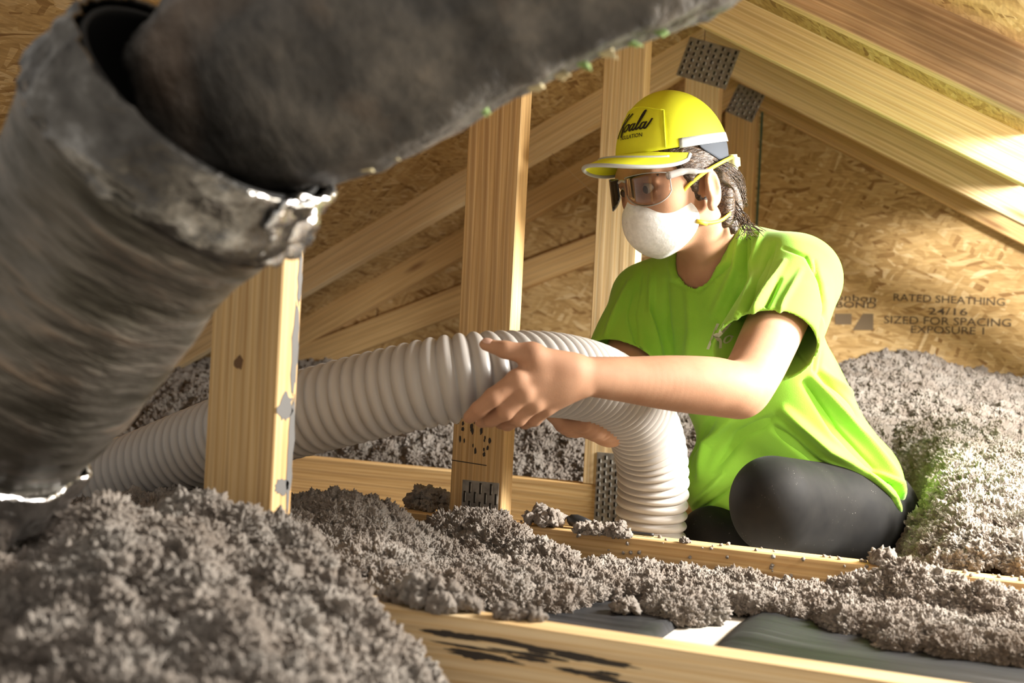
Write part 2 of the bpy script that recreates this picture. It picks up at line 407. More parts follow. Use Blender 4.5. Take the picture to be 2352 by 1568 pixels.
def Gz(px, py, z):
    d = (C(px, py, 1)-CAMP); k = (z-CAMP.z)/d.z; return CAMP+d*k
bmat, nt, b_ = new_mat('black_sheeting')
nz = N(nt, 'ShaderNodeTexNoise', Scale=1.0, Detail=4.0); L(nt, coords(nt, (3, 40, 10)), nz.inputs['Vector'])
L(nt, ramp(nt, nz.outputs['Fac'], [(.35, (.012, .012, .013)), (.62, (.032, .032, .035)), (.8, (.11, .11, .115))]), b_.inputs['Base Color'])
b_.inputs['Roughness'].default_value = .55; b_.inputs['Specular IOR Level'].default_value = .3
bump(nt, b_, nz.outputs['Fac'], .4, .004)
BTZ = -.047
def sheet(label, x0, x1, y0, y1, curl):
    nx, ny = 60, 14; V = []; 
    for j in range(ny+1):
        for i in range(nx+1):
            u = i/nx; x = x0+(x1-x0)*u; y = y0+(y1-y0)*j/ny
            z = BTZ+.003*mnoise.noise((x*9, y*14, 1.3))+.0022*mnoise.noise((x*3, y*40, 5))
            if curl == 'lo': z -= .034*max(0, 1-(x-x0)/.03)**2; z += .004*math.exp(-((x-x0-.05)/.03)**2)
            if curl == 'hi': z -= .030*max(0, 1-(x1-x)/.02)**2
            if curl == 'lo': x -= 0
            V.append((x, y, z))
    F = [(j*(nx+1)+i, j*(nx+1)+i+1, (j+1)*(nx+1)+i+1, (j+1)*(nx+1)+i) for j in range(ny) for i in range(nx)]
    me = np_mesh('black_sheet', V, F); me.materials.append(bmat); me.shade_smooth()
    o = bpy.data.objects.new('black_sheet', me); COL.objects.link(o)
    md = o.modifiers.new('thick', 'SOLIDIFY'); md.thickness = .012; md.offset = -1
    tag(o, label, 'plastic sheet', 'black sheets between the chords')
gA = Gz(1538, 1458, BTZ); gB = Gz(1606, 1470, BTZ)
sheet('black plastic sheet lying left of the pale gap between the two near chords', -.9, gA.x, TH+.003, SP-TH-.003, 'hi')
sheet('black plastic sheet with rolled edge lying right of the pale gap between the near chords', gB.x, 1.5, TH+.003, SP-TH-.003, 'lo')
bm = bmesh.new(); bmesh.ops.create_cube(bm, size=1, matrix=Matrix.Translation(((gA.x+gB.x)/2, SP/2, (BTZ-.010-.0885)/2)) @ Matrix.Diagonal((gB.x-gA.x+.05, SP-.05, .0885+BTZ-.010, 1)))
bmesh.ops.bevel(bm, geom=list(bm.edges), offset=.003, segments=2, affect='EDGES')
tag(link('paper_strip', bm_mesh(bm, 'paper_strip'), fm), 'pale paper faced strip showing in the gap between the two black sheets', 'strip')

# ------------------------------------------------------------------ noise in numpy
def _hash(ix, iy, iz):
    h = (ix.astype(np.int64)*374761393+iy.astype(np.int64)*668265263+iz.astype(np.int64)*2147483647) & 0xffffffff
    h = ((h ^ (h >> 13))*1274126177) & 0xffffffff
    return ((h ^ (h >> 16)) & 0xffff)/65535.0
def vnoise(x, y, z):
    x = np.asarray(x, float); y = np.asarray(y, float); z = np.asarray(z, float)+0*x
    ix, iy, iz = np.floor(x), np.floor(y), np.floor(z); fx, fy, fz = x-ix, y-iy, z-iz
    fx, fy, fz = [t*t*(3-2*t) for t in (fx, fy, fz)]; r = 0
    for a in (0, 1):
        for b in (0, 1):
            for c in (0, 1):
                r = r+_hash(ix+a, iy+b, iz+c)*(fx if a else 1-fx)*(fy if b else 1-fy)*(fz if c else 1-fz)
    return r*2-1
def billow(x, y, z, f, octv=4):
    r = 0; a = 1.0; s = 0
    for i in range(octv):
        r = r+a*(1-np.abs(vnoise(x*f+i*7.3, y*f-i*3.1, z*f+i*1.7))*2); s += a; a *= .55; f *= 2.05
    return r/s

def puffs(x, y, cell, seed):
    """cauliflower relief: rounded cells with creases between"""
    u, v = x/cell, y/cell; iu, iv = np.floor(u), np.floor(v); best = np.full(x.shape, 9.0); hh = np.zeros(x.shape)
    for a in (-1, 0, 1):
        for b in (-1, 0, 1):
            cx = iu+a; cy = iv+b; px = cx+_hash(cx, cy, cx*0+seed); py = cy+_hash(cx, cy, cx*0+seed+1)
            d = (u-px)**2+(v-py)**2; m = d < best; best = np.where(m, d, best); hh = np.where(m, _hash(cx, cy, cx*0+seed+2), hh)
    return np.sqrt(np.clip(1-best*1.15, 0, 1))*(.55+.45*hh)
# ------------------------------------------------------------------ insulation
def tuft_group():
    g = bpy.data.node_groups.new('fibre_tufts', 'GeometryNodeTree')
    g.interface.new_socket('Geometry', in_out='INPUT', socket_type='NodeSocketGeometry')
    for nm, dv in (('Density', 9000.0), ('Size', .012)):
        s = g.interface.new_socket(nm, in_out='INPUT', socket_type='NodeSocketFloat'); s.default_value = dv
    g.interface.new_socket('Geometry', in_out='OUTPUT', socket_type='NodeSocketGeometry')
    nd = g.nodes; gi = nd.new('NodeGroupInput'); go = nd.new('NodeGroupOutput')
    dist = nd.new('GeometryNodeDistributePointsOnFaces'); g.links.new(gi.outputs[0], dist.inputs[0]); g.links.new(gi.outputs[1], dist.inputs['Density'])
    join = nd.new('GeometryNodeJoinGeometry')
    for v in range(6):
        ico = nd.new('GeometryNodeMeshIcoSphere'); ico.inputs['Radius'].default_value = 1.0; ico.inputs['Subdivisions'].default_value = 6
        nz = nd.new('ShaderNodeTexNoise'); nz.noise_dimensions = '4D'; nz.inputs['W'].default_value = v*13.7; nz.inputs['Scale'].default_value = 1.5; nz.inputs['Detail'].default_value = 3.0; nz.inputs['Roughness'].default_value = .62
        mr = nd.new('ShaderNodeMapRange'); mr.inputs[1].default_value = .36; mr.inputs[2].default_value = .66; mr.inputs[3].default_value = -.50; mr.inputs[4].default_value = .48; mr.clamp = False
        g.links.new(nz.outputs['Fac'], mr.inputs[0])
        nz2 = nd.new('ShaderNodeTexNoise'); nz2.noise_dimensions = '4D'; nz2.inputs['W'].default_value = v*5.1; nz2.inputs['Scale'].default_value = 5.5; nz2.inputs['Detail'].default_value = 3.0; nz2.inputs['Roughness'].default_value = .7
        m2 = nd.new('ShaderNodeMath'); m2.operation = 'MULTIPLY_ADD'; m2.inputs[1].default_value = 1.25; g.links.new(nz2.outputs['Fac'], m2.inputs[0])
        mr2 = nd.new('ShaderNodeMath'); mr2.operation = 'SUBTRACT'; mr2.inputs[1].default_value = .60; g.links.new(mr.outputs[0], mr2.inputs[0]); g.links.new(mr2.outputs[0], m2.inputs[2])
        nrm = nd.new('GeometryNodeInputNormal'); sc = nd.new('ShaderNodeVectorMath'); sc.operation = 'SCALE'
        g.links.new(nrm.outputs[0], sc.inputs[0]); g.links.new(m2.outputs[0], sc.inputs['Scale'])
        sp = nd.new('GeometryNodeSetPosition'); g.links.new(ico.outputs[0], sp.inputs[0]); g.links.new(sc.outputs[0], sp.inputs['Offset'])
        ss = nd.new('GeometryNodeSetShadeSmooth'); g.links.new(sp.outputs[0], ss.inputs[0]); sm = nd.new('GeometryNodeSetMaterial'); sm.inputs['Material'].default_value = INSUL; g.links.new(ss.outputs[0], sm.inputs[0])
        gt = nd.new('GeometryNodeGeometryToInstance'); g.links.new(sm.outputs[0], gt.inputs[0]); g.links.new(gt.outputs[0], join.inputs[0])
    inst = nd.new('GeometryNodeInstanceOnPoints'); g.links.new(dist.outputs['Points'], inst.inputs['Points']); g.links.new(join.outputs[0], inst.inputs['Instance'])
    inst.inputs['Pick Instance'].default_value = True
    ri = nd.new('FunctionNodeRandomValue'); ri.data_type = 'INT'; ri.inputs[4].default_value = 0; ri.inputs[5].default_value = 5
    g.links.new(ri.outputs[2], inst.inputs['Instance Index'])
    rr = nd.new('FunctionNodeRandomValue'); rr.data_type = 'FLOAT_VECTOR'; rr.inputs[1].default_value = (6.28, 6.28, 6.28); g.links.new(rr.outputs[0], inst.inputs['Rotation'])
    rs = nd.new('FunctionNodeRandomValue'); rs.data_type = 'FLOAT'; rs.inputs[2].default_value = .30; rs.inputs[3].default_value = 1.3; rs.inputs['Seed'].default_value = 5
    mu = nd.new('ShaderNodeMath'); mu.operation = 'MULTIPLY'; g.links.new(rs.outputs[1], mu.inputs[0]); g.links.new(gi.outputs[2], mu.inputs[1]); g.links.new(mu.outputs[0], inst.inputs['Scale'])
    j2 = nd.new('GeometryNodeJoinGeometry'); g.links.new(inst.outputs[0], j2.inputs[0]); g.links.new(gi.outputs[0], j2.inputs[0]); g.links.new(j2.outputs[0], go.inputs[0])
    return g
TUFT = tuft_group()
def add_tufts(o, density, size):
    md = o.modifiers.new('tufts', 'NODES'); md.node_group = TUFT
    ids = [it.identifier for it in TUFT.interface.items_tree if it.in_out == 'INPUT']
    md[ids[1]] = float(density); md[ids[2]] = float(size)

def mound(name, label, x0, x1, y0, y1, res, hf, base, density, size, amp=.016):
    nx = int((x1-x0)/res)+1; ny = int((y1-y0)/res)+1
    X, Y = np.meshgrid(np.linspace(x0, x1, nx), np.linspace(y0, y1, ny))
    H = hf(X, Y)
    keep = H > base+.004
    wx = X+.02*vnoise(X*20, Y*20, 1.1); wy = Y+.02*vnoise(X*20, Y*20, 7.7)
    Z = H+(amp*.7*billow(X, Y, H*2, 17.0, 4)+amp*1.5*(puffs(wx, wy, .062, 3)-.6)+amp*.6*(puffs(wx, wy, .028, 8)-.6))*np.clip((H-base)/.03, 0, 1)
    Z = np.maximum(Z, base)
    V = np.stack([X, Y, Z], -1).reshape(-1, 3)
    V[:, 0] += .010*vnoise(X*38, Y*38, 3.3).ravel(); V[:, 1] += .010*vnoise(X*38, Y*38, 9.1).ravel()
    idx = np.arange(nx*ny).reshape(ny, nx)
    q = np.stack([idx[:-1, :-1], idx[:-1, 1:], idx[1:, 1:], idx[1:, :-1]], -1)
    kf = keep[:-1, :-1] | keep[:-1, 1:] | keep[1:, 1:] | keep[1:, :-1]
    q = q[kf]; used = np.unique(q); mp = -np.ones(nx*ny, int); mp[used] = np.arange(len(used))
    me = np_mesh(name, V[used], mp[q]); me.materials.append(INSUL); me.shade_smooth()
    o = bpy.data.objects.new(name, me); COL.objects.link(o); tag(o, label, 'insulation', None, 'stuff')
    add_tufts(o, density, size)
    return o
def lumps_h(lst, base, sink=0.0):
    """height field from lumps given as (px,py,depth,radius): the top of each lump is where the photo shows it"""
    A = []
    for l in lst:
        p = C(l[0], l[1], l[2]); A.append((p.x, p.y, p.z-sink, l[3]))
    def hf(X, Y):
        H = np.full(X.shape, base)
        for (a, b, zt, r) in A:
            d2 = ((X-a)**2+(Y-b)**2)/r**2
            H = np.maximum(H, base+max(zt-base, .01)*np.sqrt(np.clip(1-d2, 0, 1))**.9)
        return H
    return hf
FLZ = -.088
sst = lambda a, b, x: (lambda t: t*t*(3-2*t))(np.clip((x-a)/(b-a), 0, 1))
def back_h(X, Y):
    far = FLZ+(.20+.10*sst(.2, -.6, X)*0)*sst(1.245, 1.62, Y)+.05*sst(1.6, 2.25, Y)
    right = .012+(Y-.66)*.135+.06*np.exp(-((X-.42)/.22)**2)*sst(1.7, 2.2, Y)
    right = np.where(Y > .645, right, FLZ)
    w = np.where(Y < 1.25, sst(.60, .72, X+.10*(Y-.66)), np.maximum(sst(.60, .72, X+.1*(Y-.66)), sst(.05, .45, X)*sst(1.45, 1.9, Y)))
    H = np.where(Y > 1.245, far, FLZ)*(1-w)+right*w
    return np.where(Y > .645, H, FLZ)
mound('insulation_layer', 'wide bright layer of blown insulation sloping up to the end wall behind the worker', -2.0, 1.75, .648, 2.27, .012, back_h, FLZ, 9500, .0135, .024)
front = [(230, 1210, 1.06, .13), (150, 1225, 1.05, .10), (420, 1180, 1.15, .10), (520, 1195, 1.16, .08), (600, 1192, 1.19, .06), (660, 1235, 1.16, .06), (330, 1290, .98, .15), (520, 1300, 1.03, .11), (640, 1310, 1.08, .08),
         (715, 1325, 1.12, .055), (755, 1385, 1.08, .055), (815, 1450, 1.04, .05), (865, 1505, 1.01, .045), (905, 1555, .98, .04), (690, 1420, .99, .08), (770, 1495, .96, .065), (90, 1420, .92, .15), (300, 1450, .86, .16), (520, 1440, .92, .12), (430, 1590, .78, .14),
         (600, 1550, .85, .10), (150, 1600, .78, .15), (760, 1580, .90, .07), (850, 1600, .94, .05), (20, 1250, 1.1, .15), (-150, 1300, 1.0, .2), (440, 1260, 1.2, .11), (320, 1225, 1.22, .14), (610, 1265, 1.24, .06), (690, 1320, 1.2, .05)]
mound('insulation_mound', 'big heap of grey insulation burying the foot of the nearest post', -.75, .80, -.62, .20, .0085, lumps_h(front, FLZ, .012), FLZ, 15000, .0128, .028)
mid = [(690, 1175, 1.62, .12), (770, 1160, 1.60, .10), (830, 1195, 1.62, .09), (890, 1250, 1.60, .10), (980, 1240, 1.66, .09), (1080, 1190, 1.74, .07), (1110, 1225, 1.70, .09), (1160, 1265, 1.65, .09), (1230, 1275, 1.62, .07),
       (1290, 1300, 1.58, .07), (1060, 1320, 1.50, .09), (960, 1310, 1.50, .10), (870, 1310, 1.42, .11), (1320, 1335, 1.55, .06), (1200, 1330, 1.50, .08), (1130, 1310, 1.5, .08), (800, 1280, 1.45, .11), (600, 1190, 1.55, .13), (400, 1165, 1.62, .16), (250, 1170, 1.75, .16)]
mound('insulation_drift', 'dim brownish drift of insulation between the near chords at the foot of the second post', -1.35, .32, .03, .585, .009, lumps_h(mid, BTZ, .010), BTZ, 15000, .0112, .022)
def lumps_y(lst, base, sink):
    """as lumps_h, each lump top given by its photo pixel and its distance Y along the ridge"""
    return lumps_h([(a, b, (gp(a, b, Y)-CAMP).dot(Fv), r) for a, b, Y, r in lst], base, sink)
r1 = [(1395, 1352, .52, .035), (1440, 1330, .52, .04), (1500, 1314, .52, .045), (1560, 1336, .52, .04), (1620, 1362, .52, .035), (1690, 1320, .53, .04), (1735, 1350, .53, .035), (1800, 1368, .53, .04), (1860, 1388, .53, .035),
      (1480, 1378, .44, .042), (1555, 1396, .42, .042), (1630, 1398, .44, .042), (1715, 1390, .45, .042), (1785, 1400, .45, .040), (1845, 1410, .46, .035), (1560, 1424, .35, .034), (1598, 1420, .37, .030), (1425, 1372, .47, .030)]
mound('insulation_drift', 'long low pale drift of insulation on the black sheets before the middle chord', .05, .75, .05, .588, .007, lumps_y(r1, BTZ, .007), BTZ, 17000, .0102, .016)
r2 = [(1915, 1362, .53, .035), (1985, 1338, .53, .045), (2085, 1316, .53, .05), (2160, 1336, .53, .045), (2240, 1362, .52, .045), (2320, 1382, .52, .045), (1945, 1415, .46, .042), (2045, 1402, .45, .05), (2150, 1420, .44, .05), (2255, 1440, .43, .05), (2335, 1450, .43, .05), (1940, 1450, .40, .03), (2080, 1462, .37, .042), (2190, 1478, .36, .042), (2300, 1490, .36, .042), (2420, 1430, .47, .07), (2520, 1450, .45, .07)]
mound('insulation_drift', 'tall bright drift of insulation at the lower right corner on black sheet', .42, 1.05, .05, .588, .007, lumps_y(r2, BTZ, .007), BTZ, 17000, .0102, .016)

def clump(label, px, py, d, r, flat=.7, seed=0, group='loose clumps of insulation'):
    """a loose clump: many small frayed nodules fused into one mesh"""
    p = C(px, py, d); rr = random.Random(seed); V = []; F = []
    ref = bmesh.new(); bmesh.ops.create_icosphere(ref, subdivisions=3, radius=1.0); ref.verts.ensure_lookup_table()
    rv = [v.co.copy() for v in ref.verts]; rf = [tuple(v.index for v in f.verts) for f in ref.faces]; ref.free()
    for k in range(34):
        a = rr.uniform(0, 6.283); q = rr.random()**.5; zz = rr.random()*math.sqrt(1-q*q*.98)
        c = Vector((math.cos(a)*q*r*1.05, math.sin(a)*q*r*.72, zz*r*flat*1.1-.1*r)); sz = r*rr.uniform(.2, .36); b0 = len(V)
        o3 = Vector((rr.random()*50, rr.random()*50, rr.random()*50))
        for v in rv:
            f = 1+.75*mnoise.noise(v*1.6+o3)+.45*mnoise.noise(v*4.1+o3)
            w = c+v*sz*f; V.append((w.x, w.y, max(w.z, -.35*r*flat)))
        F += [(x+b0, y+b0, z+b0) for x, y, z in rf]
    me = bpy.data.meshes.new('insulation_clump'); me.from_pydata(V, [], F); me.materials.append(INSUL); me.shade_smooth()
    o = bpy.data.objects.new('insulation_clump', me); COL.objects.link(o)
    o.location = (p.x, p.y, p.z)
    tag(o, label, 'insulation', group)
    return o
def on_plane(px, py, z):
    g = Gz(px, py, z); return (g-CAMP).dot(Fv)
for i, (lab, px, py, z, r) in enumerate([
    ('large round clump of insulation perched on the nearest chord by the big heap', 985, 1395, .0, .030),
    ('small clump of insulation left of the large round one on the nearest chord', 918, 1382, .0, .019),
    ('flat clump of insulation right of the large round one on the nearest chord', 1066, 1402, .0, .017),
    ('small white clump sitting alone midway on the nearest chord', 1160, 1418, .0, .0145),
    ('tiny flat clump at the right of the row on the nearest chord', 1222, 1424, .0, .012),
    ('small clump lying alone on the left black sheet', 1437, 1408, BTZ, .016),
    ('clump of insulation on the middle chord left of the second post', 985, 1170, .0, .034),
    ('brownish clump on the middle chord right of the second post', 1245, 1208, .0, .028),
    ('pale flat clump beside the black cable on the middle chord', 1350, 1227, .0, .020),
    ('pale clump at the foot of the hose on the middle chord', 1412, 1232, .0, .020),
    ('small clump on the lit middle chord beside the black legging', 2032, 1297, .0, .020),
    ('very small clump on the middle chord at the left end of the leggings', 1572, 1246, .0, .007)]):
    o = clump(lab, px, py, on_plane(px, py, z), r, .75, i)
    o.location.z = z+r*.75*.36
# flecks of fibre clinging to the middle chord
rr = random.Random(77); V = []; F = []
ref = bmesh.new(); bmesh.ops.create_icosphere(ref, subdivisions=2, radius=1.0); rv = [v.co.copy() for v in ref.verts]; rf = [tuple(v.index for v in f.verts) for f in ref.faces]; ref.free()
for k in range(150):
    x = rr.uniform(.15, .95) if k < 110 else rr.uniform(-.5, .1); top = rr.random() < .45
    c = Vector((x, SP-TH+rr.uniform(0, .036), .0012)) if top else Vector((x, SP-TH-.001, -rr.random()**1.6*.055-.002)); s = rr.uniform(.0009, .0032); b0 = len(V); o3 = Vector((k*1.7, k*.3, 0))
    for v in rv:
        w = c+v*s*(1+.8*mnoise.noise(v*1.9+o3)); V.append(tuple(w))
    F += [(a+b0, b+b0, d+b0) for a, b, d in rf]
me = bpy.data.meshes.new('insulation_flecks'); me.from_pydata(V, [], F); o = link('insulation_flecks', me, INSUL, smooth=True)
tag(o, 'tiny flecks of insulation clinging to the middle chord before the worker', 'insulation', None, 'stuff')
# ------------------------------------------------------------------ hose
def resample(P, step):
    P = [Vector(p) for p in P]; out = [P[0]]; acc = 0
    for a, b in zip(P[:-1], P[1:]):
        l = (b-a).length; t = step-acc
        while t <= l: out.append(a.lerp(b, t/l)); t += step
        acc = l-(t-step)
    return out
hm, nt, b_ = new_mat('translucent_hose_plastic')
b_.inputs['Base Color'].default_value = (.46, .435, .41, 1); b_.inputs['Roughness'].default_value = .36
b_.inputs['Subsurface Weight'].default_value = .25; b_.inputs['Subsurface Radius'].default_value = (.012, .011, .010); b_.inputs['Subsurface Scale'].default_value = .5
b_.inputs['Specular IOR Level'].default_value = .45
HP = [(60, 1215, 1.86), (130, 1180, 1.82), (250, 1112, 1.77), (400, 1048, 1.70), (570, 985, 1.62), (740, 937, 1.56), (900, 898, 1.525), (1040, 870, 1.51), (1165, 860, 1.53), (1285, 862, 1.60), (1385, 888, 1.70), (1452, 940, 1.79), (1489, 1015, 1.85), (1500, 1100, 1.88), (1496, 1180, 1.89), (1490, 1260, 1.89)]
hc = catmull([C(*p) for p in HP], 24)
PITCH = .0168; SUB = 10
hp = resample([Vector(p) for p in hc], PITCH/SUB)
HRAD = .0575
rad = []
for i in range(len(hp)):
    ph = (i % SUB)/SUB
    rad.append(HRAD-.0075+.0075*math.sin(math.pi*ph)**.75)
me = tube_np(hp, rad, 48, cap=False, ref=(0, 0, 1))
hose = link('blowing_hose', me, hm, smooth=True)
tag(hose, 'thick ribbed grey plastic blowing hose held by the worker and bending down behind a chord', 'hose')

# black cable lying on the middle chord
BLK = plain('black_rubber', (.015, .015, .016), .45)
cable = empty('black_cable', tuple(Gz(1330, 1205, 0)))
tag(cable, 'short black cable with a bulbous connector lying on the middle chord beside the hose', 'cable')
def onc(px, py, z): g = Gz(px, py, z); return Vector((g.x, max(min(g.y, SP+.012), SP-.016), z))
c0 = Vector((Gz(1298, 1195, .012).x, SP+.004, .012)); c1 = Vector((c0.x+.038, SP+.002, .011)); c2 = Vector((c0.x+.075, SP-.004, .004)); c3 = Vector((c0.x+.135, SP+.004, .0035))
pts = [c0+(c1-c0)*t for t in (0, .12, .4, .7, 1.0)]
put(link('connector', tube_np(pts, [.004, .0085, .010, .0075, .004], 16), BLK, smooth=True), cable)
put(link('cord', tube_np(catmull([c1, (c1+c2)/2+Vector((0, 0, .001)), c2, (c2+c3)/2, c3], 6), .0026, 10), BLK, smooth=True), cable)
# pale string on the insulation, thin straw strand by the worker
STR = plain('pale_string', (.75, .72, .66), .8)
sp = [gp(1196, 985, 1.62), gp(1215, 1010, 1.60), gp(1210, 1030, 1.58), gp(1180, 1042, 1.58)]
for p in sp: p.z += .012
tag(link('string', tube_np(catmull(sp, 6), .0016, 8), STR, smooth=True), 'pale looped string lying on insulation beyond the second post', 'string')
a, b = C(1268, 352, 2.75), C(1402, 472, 2.6)
tag(link('wire', tube_np([a.lerp(b, t/8)+Vector((0, 0, -.006*math.sin(math.pi*t/8))) for t in range(9)], .0008, 6), plain('straw_wire', (.55, .40, .22), .6), smooth=True), 'thin stray wire hanging left of the cap before the rafters', 'wire')

# ------------------------------------------------------------------ ducts
FOIL = foil_mat('dull_foil_jacket', None, .38, (46, 9, 9), [(.30, (.055, .048, .036)), (.45, (.12, .11, .09)), (.58, (.20, .18, .155)), (.68, (.28, .22, .17)), (.80, (.18, .15, .13))], .75)
FOILT = foil_mat('bright_foil_tape', None, .16, (30, 30, 30), [(.3, (.55, .55, .55)), (.6, (.85, .85, .86))], 1.0)
FOILC = foil_mat('creased_foil', None, .22, (30, 22, 22), [(.3, (.06, .055, .05)), (.55, (.16, .15, .135)), (.75, (.50, .49, .47))], .95)
def mottled():
    m, nt, b = new_mat('dusty_duct_wrap')
    n1 = N(nt, 'ShaderNodeTexNoise', Scale=1.0, Detail=6.0, Roughness=.65); L(nt, coords(nt, (24, 14, 14), rnd=False), n1.inputs['Vector'])
    n2 = N(nt, 'ShaderNodeTexNoise', Scale=1.0, Detail=3.0); L(nt, coords(nt, (9, 6, 6), rnd=False), n2.inputs['Vector'])
    c = ramp(nt, n1.outputs['Fac'], [(.32, (.026, .023, .020)), (.48, (.07, .064, .057)), (.62, (.14, .125, .108)), (.75, (.24, .20, .155))])
    c = mixc(nt, mth(nt, 'MULTIPLY', ramp(nt, n2.outputs['Fac'], [(.55, (0, 0, 0)), (.68, (1, 1, 1))]), .5), c, (.20, .125, .075))
    L(nt, c, b.inputs['Base Color']); b.inputs['Metallic'].default_value = .25; b.inputs['Roughness'].default_value = .55
    bump(nt, b, n1.outputs['Fac'], .8, .012); return m
MOT = mottled()
def duct_mesh(path, rads, name, mat, amp, seed, n=72, parent=None, step=.006, crimp=0, thick=.004):
    """wrinkled flexible jacket swept along path; local X runs along its first span"""
    D = np.array([[*C(*p), r] for p, r in zip(path, rads)])
    S = catmull(list(D), 30); pts = [S[0]]
    for s in S[1:]:
        if np.linalg.norm(s[:3]-pts[-1][:3]) >= step: pts.append(s)
    P = [Vector(s[:3]) for s in pts]; Rr = [s[3] for s in pts]
    me = tube_np(P, Rr, n, cap=False, ref=Fv)
    V = np.empty(len(me.vertices)*3); me.vertices.foreach_get('co', V); V = V.reshape(-1, 3)
    Pn = np.repeat(np.array([tuple(p) for p in P]), n, 0); rad = V-Pn; rl = np.linalg.norm(rad, axis=1, keepdims=True)
    ii = np.repeat(np.arange(len(P)), n); aa = np.tile(np.arange(n)/n*2*np.pi, len(P))
    ln = ii*step
    d = amp*(billow(ln*16, np.cos(aa)*1.3, np.sin(aa)*1.3+seed, 1.0, 4)-.25)
    d += amp*.5*vnoise(ln*9, np.cos(aa)*3, np.sin(aa)*3+seed)
    if crimp: d += crimp*(billow(np.cos(aa)*4+ln*6, np.sin(aa)*4, ln*20+seed, 1.5, 3)-.2)
    V = Pn+rad*(1+d[:, None]/rl)
    ax = (P[-1]-P[0]).normalized(); ez = (Uv-ax*Uv.dot(ax)).normalized(); ey = ez.cross(ax)
    fr = Matrix((ax, ey, ez)).transposed().to_4x4(); fr.translation = P[0]; inv = np.array(fr.inverted())
    V = V@inv[:3, :3].T+inv[:3, 3]
    me.vertices.foreach_set('co', V.astype(np.float32).ravel()); me.update()
    o = link(name, me, mat, smooth=True); o.matrix_world = fr
    md = o.modifiers.new('thick', 'SOLIDIFY'); md.thickness = thick; md.offset = -1
    return o, fr
d1 = empty('foil_duct', tuple(C(180, 640, .96))); tag(d1, 'large crinkled foil jacketed duct slanting across the left foreground', 'duct')
def d1p(t): return (486-.6*t, 222+.8*t, .90+.13*t/1000)
ts = [150, 260, 366, 540, 716, 880, 1000, 1176, 1400, 1650]; rs = [.1195, .109, .104, .1055, .107, .1015, .107, .119, .122, .12]
o, _ = duct_mesh([d1p(t) for t in ts], rs, 'jacket', FOIL, .0045, 1.0); put(o, d1)
o, _ = duct_mesh([d1p(t) for t in (0, 60, 120, 170)], [.111, .116, .121, .1205], 'end_cuff', FOILC, .003, 4.0, crimp=.007, step=.004); put(o, d1)
o, _ = duct_mesh([d1p(t) for t in (890, 950, 1010)], [.104, .108, .1105], 'tape_band', FOILT, .002, 6.0, crimp=.009, step=.004); put(o, d1)
o, _ = duct_mesh([d1p(t) for t in (1150, 1230, 1330, 1420)], [.121, .1255, .126, .125], 'tape_band', FOILT, .002, 9.0, crimp=.013, step=.004); put(o, d1)
o, _ = duct_mesh([d1p(t) for t in (-4, 45, 95, 150)], [.113, .1185, .1225, .1235], 'foil_flap', FOILT, .003, 14.0, crimp=.011, step=.003, n=120)
bm = bmesh.new(); bm.from_mesh(o.data); mw = o.matrix_world.copy(); kill = []
for f in bm.faces:
    w = mw @ f.calc_center_median()-CAMP; z = w.dot(Fv); ppx = 1176+FPX*w.dot(Rv)/z; ppy = 784-FPX*w.dot(Uv)/z
    if ppx < 655+.35*(ppy-440)*-1+14*math.sin(ppy*.07): kill.append(f)
bmesh.ops.delete(bm, geom=kill, context='FACES'); bm.to_mesh(o.data); bm.free(); put(o, d1); o['label'] = 'bright crumpled foil flap on the cuff'
INNER = plain('duct_inside_shade', (.010, .009, .008), .8)  # black colour stands in for the shade inside the open duct end
o, _ = duct_mesh([d1p(t) for t in (12, 80, 160, 240)], [.104, .106, .104, .09], 'dark_inside', INNER, .001, 2.0); put(o, d1)
P = [Vector(C(*d1p(235))), Vector(C(*d1p(245)))]; put(link('dark_inside_end', tube_np(P, .094, 40), INNER), d1)
# small bright foil beads along the jacket
for (px, py) in ((238, 357), (293, 392), (341, 415)):
    t = ((px-486)*-.6+(py-222)*.8); off = (px-486)*.8+(py-222)*.6; dd = .90+.13*t/1000
    zz = dd-math.sqrt(max(.107**2-(off*dd/FPX)**2, 0))-.002
    bm = bmesh.new(); bmesh.ops.create_uvsphere(bm, u_segments=12, v_segments=8, radius=.0042)
    o = link('foil_bead', bm_mesh(bm, 'foil_bead'), FOILT, smooth=True); o.location = C(px, py, zz); put(o, d1)

d2 = empty('wrapped_duct', tuple(C(1000, 20, .9))); tag(d2, 'dusty mottled duct running overhead from the foil cuff to the top edge', 'duct')
p2 = [(455, 262, .955), (560, 205, .94), (690, 135, .92), (860, 60, .91), (1080, -55, .905), (1300, -150, .90), (1560, -262, .90), (1850, -380, .90)]
r2_ = [.082, .092, .097, .097, .0965, .0965, .0965, .0965]
o, fr2 = duct_mesh(p2, r2_, 'jacket', MOT, .0065, 12.0, n=96, crimp=.004); put(o, d2)
